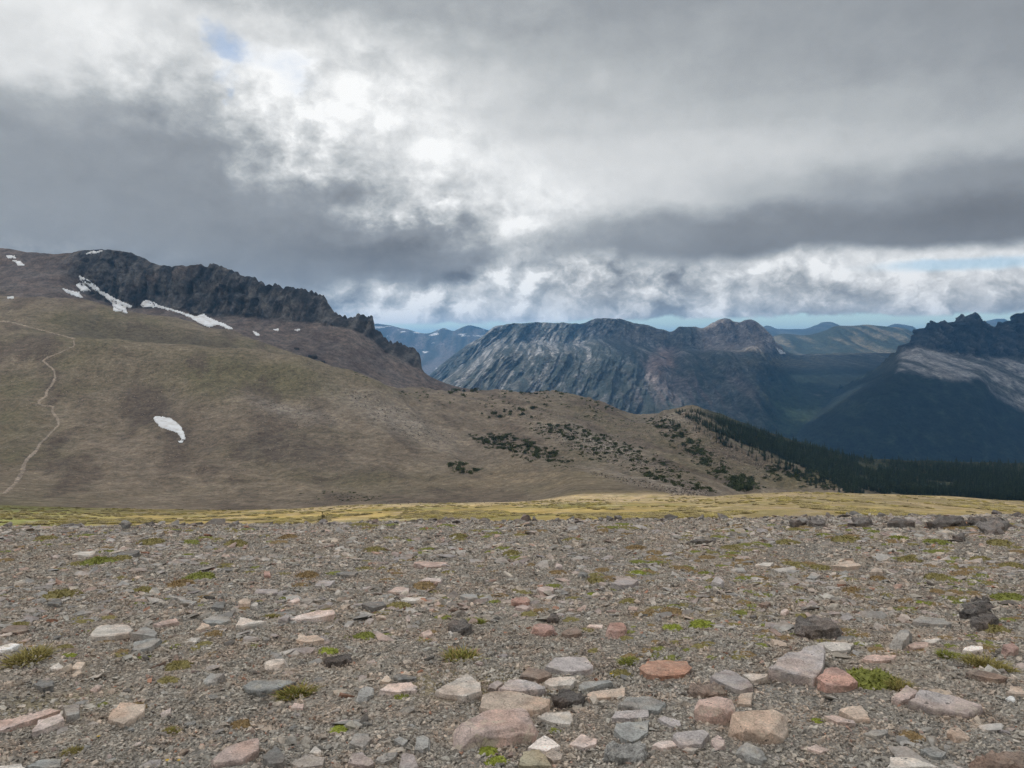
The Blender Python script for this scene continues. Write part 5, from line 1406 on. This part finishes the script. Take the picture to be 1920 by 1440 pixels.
# ------------------------------------------------------------------ the foot trail on the hillside
def trail(pts, width, name='trail'):
    pts = np.array(pts, float)
    t = np.concatenate([[0], np.cumsum(np.linalg.norm(np.diff(pts, axis=0), axis=1))])
    s = np.arange(0, t[-1], 1.5)
    q = np.stack([np.interp(s, t, pts[:, 0]), np.interp(s, t, pts[:, 1])], -1)
    q[1:-1] += rng.normal(0, 0.35, (len(q) - 2, 2))
    c = [hit(*p) for p in q]
    c = [(p, n) for p, n in c if p is not None]
    V, Fc = [], []
    for i, (p, n) in enumerate(c):
        a = c[max(i - 1, 0)][0]; b = c[min(i + 1, len(c) - 1)][0]
        d = (b - a); d.normalize()
        sd = d.cross(n); sd.normalize()
        w = width * (0.85 + 0.5 * float(perlin(i * 0.11, 0.5, 2.0))) * random.uniform(0.75, 1.25)
        for k, up in ((-1, 0.02), (-0.5, 0.22), (0.5, 0.22), (1, 0.02)):
            pp = p + sd * w * k
            g, gn = drop(pp.x, pp.y)
            V.append((g if g else pp) + Vector((0, 0, up)))
        if i:
            for k in range(3):
                j = len(V) - 8 + k
                Fc.append((j, j + 1, j + 5, j + 4))
    me = bpy.data.meshes.new(name); me.from_pydata(V, [], Fc); me.update()
    add_color(me, 'tone', np.tile((0.31, 0.262, 0.21), (len(V), 1)))
    link(name, me, M_ground, kind='structure')
trail([(-30,600),(0,602),(20,604),(60,614),(100,625),(142,636)], 1.2)
trail([(138,639),(140,648),(115,660),(90,670),(80,676),(92,686),(102,695),(103,708),(97,722),(87,734),(87,742),(72,752),(75,759),(100,762),(98,772),(108,785),(110,797),(95,812),(85,823),(75,832),(68,845),(50,862),(45,872),(42,885),(30,905),(6,928)], 0.95)

# ------------------------------------------------------------------ shrubs, conifers and talus on the middle slopes
def leaf_mat(name):
    m = bpy.data.materials.new(name); m.use_nodes = True
    N = NT(m.node_tree); b = N.n['Principled BSDF']
    rnd = N.node('ShaderNodeObjectInfo').outputs['Random']
    col = N.vmath('SCALE', N.attr('tone'), N.maprange(rnd, 0, 1, 0.7, 1.3, False))
    N.put(b.inputs['Base Color'], col)
    b.inputs['Roughness'].default_value = 0.85; b.inputs['Specular IOR Level'].default_value = 0.15
    return m
M_leaf = leaf_mat('evergreen_leaf')
def leafy(points, r, size, c0, c1, n):
    V, Fc, T_ = [], [], []
    for p in points:
        d = r.normal(0, 1, (2, 3)); d /= np.linalg.norm(d, axis=1, keepdims=True)
        s = size * r.uniform(0.6, 1.4)
        a, b = d[0] * s, d[1] * s
        k = len(V); V += [p - a, p + a, p + b]
        Fc.append((k, k + 1, k + 2))
        c = np.array(c0) + (np.array(c1) - np.array(c0)) * r.random()
        T_ += [c, c, c]
    return V, Fc, T_
def shrub_mesh(seed):
    """spreading dwarf conifer, one unit wide"""
    r = np.random.default_rng(seed)
    lobes = [(r.normal(0, 0.22), r.normal(0, 0.22), r.uniform(0.10, 0.22), r.uniform(0.16, 0.28)) for _ in range(7)]
    P = []
    for x, y, z, s in lobes:
        for _ in range(34):
            d = r.normal(0, 1, 3); d /= np.linalg.norm(d)
            p = np.array([x, y, z]) + d * s * r.uniform(0.75, 1.0) * np.array([1, 1, 0.8])
            if p[2] > 0: P.append(p)
    V, Fc, T_ = leafy(P, r, 0.085, (.034, .046, .017), (.095, .105, .036), 0)
    me = bpy.data.meshes.new('shrub'); me.from_pydata([tuple(map(float, v)) for v in V], [], Fc); me.update()
    add_color(me, 'tone', np.array(T_)); me.materials.append(M_leaf)
    return me
def conifer_mesh(seed, slim=0.13):
    """narrow subalpine conifer of unit height: trunk and drooping tiers of branches"""
    r = np.random.default_rng(seed)
    V, Fc, T_ = [], [], []
    for k in range(5):
        a = 2 * math.pi * k / 5; V.append((0.012 * math.cos(a), 0.012 * math.sin(a), -0.05)); T_.append((.05, .04, .03))
    V.append((0, 0, 0.9)); T_.append((.05, .04, .03))
    for k in range(5): Fc.append((k, (k + 1) % 5, 5))
    nt = 11
    for i in range(nt):
        t = i / nt; z = 0.06 + 0.92 * t
        rad = slim * (1 - t) ** 0.85 + 0.012
        m = max(5, int(9 * (1 - t) + 4))
        ph = r.uniform(0, 6.28)
        for k in range(m):
            a = ph + 2 * math.pi * k / m + r.normal(0, 0.15); L = rad * r.uniform(0.65, 1.2); w = 0.45 * L + 0.012
            d = np.array([math.cos(a), math.sin(a), 0]); s = np.array([-math.sin(a), math.cos(a), 0])
            j = len(V)
            base = np.array([0, 0, z + 0.035]); tip = d * L + np.array([0, 0, z - 0.035 - 0.02 * r.random()])
            V += [tuple(base), tuple(d * L * 0.55 + s * w * 0.5 + np.array([0, 0, z])), tuple(tip), tuple(d * L * 0.55 - s * w * 0.5 + np.array([0, 0, z]))]
            Fc += [(j, j + 1, j + 2), (j, j + 2, j + 3)]
            c = np.array((.014, .024, .013)) + np.array((.034, .038, .016)) * r.random()
            T_ += [c * 0.7, c, c * 1.25, c]
    me = bpy.data.meshes.new('conifer'); me.from_pydata([tuple(map(float, v)) for v in V], [], Fc); me.update()
    add_color(me, 'tone', np.array(T_)); me.materials.append(M_leaf)
    return me
SHRUB = [shrub_mesh(i) for i in range(6)]
CONIF = [conifer_mesh(20 + i, 0.17 + 0.04 * (i % 3)) for i in range(6)]
def in_poly(poly, n, seed):
    r = np.random.default_rng(seed); poly = np.array(poly, float)
    lo, hi = poly.min(0), poly.max(0); out = []
    while len(out) < n:
        p = lo + (hi - lo) * r.random((n * 3, 2))
        out += list(p[inside(poly, p[:, 0], p[:, 1])])
    return out[:n]
def place_shrubs(poly, n, lo, hi, seed, label, group):
    for i, (px, py) in enumerate(in_poly(poly, n, seed)):
        p, nn = hit(px, py)
        if p is None or p.y > 1100: continue
        s = random.uniform(lo, hi) / 1450 * p.y
        o = link('dwarf_shrub', random.choice(SHRUB), label=label, cat='shrub', group=group)
        o.location = p; o.rotation_euler = (0, 0, random.uniform(0, 6.28)); o.scale = (s * 1.2, s, s * random.uniform(1.0, 1.6))
place_shrubs([(893,822),(945,820),(1000,830),(1040,850),(1065,868),(1040,870),(1000,858),(960,848),(925,838)], 58, 7, 14, 1, 'dark dwarf shrub in the dense band on the brown slope', 'shrubs in the dense band on the brown slope')
place_shrubs([(998,800),(1015,793),(1100,805),(1180,835),(1250,870),(1300,910),(1330,920),(1270,905),(1200,875),(1110,850),(1040,815)], 90, 5, 11, 2, 'dark dwarf shrub dotted over the pale moraine', 'shrubs dotted over the pale moraine')
place_shrubs([(840,872),(865,869),(903,884),(900,892),(860,886)], 12, 10, 17, 3, 'dark shrub in the lone clump low on the slope', 'shrubs of the lone clump low on the slope')
place_shrubs([(1215,785),(1250,790),(1300,830),(1350,870),(1420,912),(1395,918),(1330,880),(1270,835)], 48, 7, 14, 4, 'dark shrub in the diagonal strip below the knoll', 'shrubs in the diagonal strip below the knoll')
place_shrubs([(1180,880),(1220,900),(1290,918),(1350,925),(1330,915),(1260,900)], 22, 8, 14, 5, 'dark shrub along the rocky rim behind the meadow', 'shrubs along the rocky rim behind the meadow')
place_shrubs([(850,722),(900,728),(880,745),(845,738)], 16, 8, 14, 6, 'dark shrub on the saddle beside the crag end', 'shrubs on the saddle beside the crag end')
place_shrubs([(700,698),(740,705),(770,722),(745,720),(705,706)], 14, 8, 14, 7, 'dark shrub in the streak on the scree below the crag', 'shrubs in the streak on the scree')
place_shrubs([(985,765),(1020,755),(1010,770),(1040,790),(960,780),(900,790),(890,775)], 20, 6, 11, 8, 'dark shrub on the flat brown knoll before the massif', 'shrubs on the flat brown knoll')
place_shrubs([(900,735),(1050,732),(1100,748),(1200,782),(1150,768),(1050,740),(900,740)], 24, 4, 8, 9, 'small dark shrub along the skyline of the brown knoll', 'shrubs along the skyline of the brown knoll')
place_shrubs([(1365,900),(1380,893),(1410,900),(1415,918),(1375,920)], 14, 12, 20, 10, 'dark shrub in the thick clump at the end of the moraine', 'shrubs of the thick clump at the moraine end')
place_shrubs([(1440,885),(1500,880),(1560,895),(1540,905),(1450,895)], 18, 8, 15, 11, 'dark shrub on the flat beside the valley meadow', 'shrubs beside the valley meadow')
# smaller shrubs and heath between them, too many to count
sh_lib = library('heath', SHRUB, M_leaf)
P_, S_ = [], []
for poly, n_, lo, hi, sd in (([(880,815),(945,812),(1010,825),(1060,850),(1085,875),(1040,880),(990,866),(950,856),(905,842)], 330, 2, 7, 51),
                             ([(985,795),(1015,785),(1110,800),(1190,830),(1260,865),(1330,912),(1345,925),(1270,912),(1190,885),(1100,860),(1020,825)], 620, 2, 6, 52),
                             ([(1200,780),(1260,785),(1310,825),(1370,870),(1440,915),(1390,925),(1320,885),(1260,840)], 480, 2, 7, 53),
                             ([(840,720),(900,725),(1050,735),(1210,785),(1180,800),(1000,775),(880,765)], 260, 2, 5, 54),
                             ([(1440,870),(1520,885),(1590,925),(1500,915),(1420,895)], 260, 2, 7, 55),
                             ([(640,690),(720,690),(800,730),(870,750),(820,765),(720,730)], 140, 2, 5, 56),
                             ([(560,925),(620,918),(720,930),(700,940),(600,938)], 90, 2, 5, 57)):
    for px, py in in_poly(poly, n_, sd):
        p, nn = hit(px, py)
        if p is None or p.y > 1100: continue
        if fbm(np.array([px * 0.03]), np.array([py * 0.05]), sd, 3)[0] < -0.12: continue
        s = random.uniform(lo, hi) / 1450 * p.y
        P_.append(p[:]); S_.append((s * 1.25, s, s * random.uniform(0.7, 1.3)))
k_ = len(P_)
scatter('heath', sh_lib, np.array(P_), np.stack([np.zeros(k_), np.zeros(k_), rng.uniform(0, 6.28, k_)], -1), np.array(S_), np.ones((k_, 3)), rng.integers(0, 6, k_), 'low green heath spread between the shrubs of the moraine', 'heath')
# the conifer forest: the trees one can tell apart, then the rest of it as a mass
FOREST = [(1262,772),(1300,770),(1400,800),(1480,822),(1560,842),(1650,866),(1760,868),(1940,870),(1990,905),(1990,950),(1640,945),(1590,928),(1560,905),(1520,882),(1450,852),(1390,832),(1320,802)]
pts = in_poly(FOREST, 9000, 31) + in_poly([(1240,790),(1300,795),(1400,835),(1500,872),(1570,905),(1590,930),(1540,925),(1500,895),(1420,865),(1330,825)], 200, 33)
sp_ = []
for px, py in pts:
    p, n = hit(px, py)
    if p is None or p.y > 1300 or p.y < 300: continue
    if fbm(np.array([p.x * 0.03]), np.array([p.y * 0.03]), 4, 3)[0] < -0.32: continue
    sp_.append((p.y, px, py, p))
sp_.sort(key=lambda t: t[0] - 0.35 * (t[1] < 1620) * 400)
CONIFER_LABEL = 'dark slender conifer in the forest on the slope beyond the meadow'
for i, (d, px, py, p) in enumerate(sp_[:300]):
    o = link('conifer', CONIF[i % 6], label=CONIFER_LABEL, cat='conifer', group='conifers of the slope forest')
    s = min(2.4 + random.lognormvariate(0.6, 0.55), 8.0) * (0.6 if px < 1340 else 0.75 if px < 1600 else 1.0)
    o.location = p; o.rotation_euler = (0, 0, random.uniform(0, 6.28)); o.scale = (s, s, s)
rest = sp_[300:]
fl = library('forest_tree', CONIF, M_leaf)
n = len(rest); h = np.minimum(2.4 + rng.lognormal(0.75, 0.55, n), 9.0) * np.array([0.7 if t[1] < 1340 else 1.0 for t in rest])
scatter('forest', fl, np.array([t[3][:] for t in rest]), np.stack([0 * h, 0 * h, rng.uniform(0, 6.28, n)], -1), np.repeat(h[:, None], 3, 1), np.ones((n, 3)), rng.integers(0, 6, n),
        'dark conifer forest covering the slope above the valley', 'forest')
# dry grass of the meadow
gl = library('meadow_tuft', [TUFT[(k, i)] for k in ('straw', 'olive') for i in range(3)], M_plant)
P_, S_, K_ = [], [], []
for px, py in in_poly([(-40,950),(130,950),(400,955),(700,944),(1000,939),(1290,932),(1500,922),(1750,930),(1960,942),(1960,975),(1000,982),(-40,986)], 9000, 61):
    p, nn = hit(px, py)
    if p is None or p.y > 240 or p.y < 30: continue
    if fbm(np.array([p.x * 0.12]), np.array([p.y * 0.06]), 3, 3)[0] < 0.02 + 0.12 * (p.x > 15): continue
    s = random.uniform(0.3, 0.95)
    P_.append(p[:]); S_.append((s, s, s * random.uniform(0.4, 0.8))); K_.append(random.choice((0, 1, 2, 0, 1, 2, 3, 4, 5)))
k_ = len(P_)
scatter('meadow_grass', gl, np.array(P_), np.stack([np.zeros(k_), np.zeros(k_), rng.uniform(0, 6.28, k_)], -1), np.array(S_), np.ones((k_, 3)), np.array(K_), 'dry yellow grass of the sunlit meadow strip', 'grass')
# talus and strewn stones of the hillside
Pt, St = [], []
def talus(poly, n, lo, hi, seed):
    for px, py in in_poly(poly, n, seed):
        p, nn = hit(px, py)
        if p is None or p.y > 1100: continue
        Pt.append(p[:]); St.append(random.uniform(lo, hi) ** 1.0 / 1450 * p.y)
talus([(640,735),(690,735),(760,770),(850,815),(870,830),(800,835),(740,810),(690,780)], 900, 1.5, 4.5, 1)
talus([(480,760),(540,752),(620,778),(640,800),(560,800),(490,775)], 300, 1.5, 4, 2)
talus([(1000,800),(1100,810),(1260,880),(1300,915),(1180,880),(1060,840)], 1400, 2, 5, 3)
talus([(1200,790),(1300,800),(1450,880),(1420,915),(1300,860)], 900, 1.5, 4.5, 13)
talus([(880,760),(1200,785),(1250,830),(1000,800)], 600, 1.2, 3.5, 14)
talus([(1080,880),(1200,900),(1290,922),(1340,928),(1280,930),(1180,910)], 500, 2, 6, 4)
talus([(1240,920),(1280,910),(1345,924),(1310,930),(1260,930)], 160, 4, 8, 5)
talus([(0,700),(560,700),(900,840),(1100,900),(1100,930),(500,945),(0,930)], 5200, 0.8, 2.8, 6)
talus([(0,600),(130,640),(560,665),(620,700),(560,720),(0,720)], 1500, 0.8, 2.2, 16)
talus([(1225,780),(1290,772),(1310,790),(1260,800)], 160, 2, 5, 7)
talus([(560,945),(700,940),(1000,936),(1200,930),(1200,945),(1000,948),(700,955)], 500, 1, 3, 8)
talus([(1350,928),(1500,920),(1900,938),(1900,955),(1500,945)], 300, 1, 3, 9)
n = len(Pt); St = np.array(St)
scatter('talus', chip_lib, np.array(Pt) + np.array([0, 0, 0.05]), np.stack([rng.normal(0, .3, n), rng.normal(0, .3, n), rng.uniform(0, 6.28, n)], -1), St[:, None] * np.stack([rng.uniform(.8, 1.3, n), rng.uniform(.7, 1.1, n), rng.uniform(.8, 1.6, n)], -1),
        np.array([(.30, .26, .22)]) * np.where(rng.random((n, 1)) < 0.4, rng.uniform(0.2, 0.4, (n, 1)), rng.uniform(0.6, 1.3, (n, 1))), rng.integers(0, 14, n), 'strewn stones and talus on the brown hillside', 'talus')
# low rock outcrops on the edge of the green hill
for (px, py, w, lab) in ((556, 652, 14, 'first dark outcrop on the edge of the green hill'), (585, 668, 26, 'broad dark outcrop on the edge of the green hill, lower of two'), (606, 676, 12, 'small dark outcrop at the tip of the green hill edge')):
    p, n = hit(px, py + 3)
    if p is None: continue
    s = w / 1450 * p.y
    o = link('outcrop', chunk_mesh(4000 + px, 0.6, 16, 1, 1.0), M_ridge); add_color(o.data, 'tone', np.tile((.055, .052, .05), (len(o.data.vertices), 1)))
    o.location = p; o.scale = (s, s, s * 0.9); o['label'] = lab; o['category'] = 'outcrop'; o['group'] = 'outcrops on the hill edge'
# the stunted sapling standing at the rim of the gravel
def sapling():
    p, n = drop((600 - 960) / 1450 * 23.0, 23.0, 5.0)
    root = bpy.data.objects.new('stunted_sapling', None); C.objects.link(root); root.location = p
    root['label'] = 'stunted bare-stemmed little conifer at the rim of the gravel'; root['category'] = 'sapling'
    H = 0.48
    def stick(a, b, r0, r1, V, Fc):
        a, b = np.array(a, float), np.array(b, float); d = b - a; d /= np.linalg.norm(d)
        s = np.cross(d, (0.3, 0.5, 0.8)); s /= np.linalg.norm(s); t = np.cross(d, s); k = len(V)
        for c, r in ((a, r0), (b, r1)):
            for q in range(5):
                g = 2 * math.pi * q / 5; V.append(tuple(c + r * (math.cos(g) * s + math.sin(g) * t)))
        for q in range(5): Fc.append((k + q, k + (q + 1) % 5, k + 5 + (q + 1) % 5, k + 5 + q))
    V, Fc = [], []; stick((0, 0, -0.03), (0.01, 0, H), 0.014, 0.005, V, Fc)
    me = bpy.data.meshes.new('trunk'); me.from_pydata(V, [], Fc); add_color(me, 'tone', np.tile((.07, .055, .045), (len(V), 1))); link('trunk', me, M_leaf, root)
    r = np.random.default_rng(5); V, Fc, P = [], [], []
    for k in range(22):
        z = H * r.uniform(0.08, 0.98); a = r.uniform(0, 6.28); L = (0.20 if z < 0.18 else 0.11) * r.uniform(0.6, 1.2)
        if z < 0.2: a = r.normal(math.pi, 0.9)
        e = np.array([math.cos(a) * L * 1.3, math.sin(a) * L, z + 0.03])
        stick((0, 0, z), e, 0.005, 0.002, V, Fc)
        for q in range(16): P.append(np.array([0, 0, z]) + (e - np.array([0, 0, z])) * r.uniform(0.25, 1.05) + r.normal(0, 0.012, 3))
    me = bpy.data.meshes.new('branches'); me.from_pydata(V, [], Fc); add_color(me, 'tone', np.tile((.07, .055, .045), (len(V), 1))); link('branches', me, M_leaf, root)
    V, Fc, T_ = leafy(P, r, 0.016, (.05, .055, .025), (.10, .085, .035), 0)
    me = bpy.data.meshes.new('crown'); me.from_pydata([tuple(map(float, v)) for v in V], [], Fc); add_color(me, 'tone', np.array(T_)); link('crown', me, M_leaf, root)
sapling()
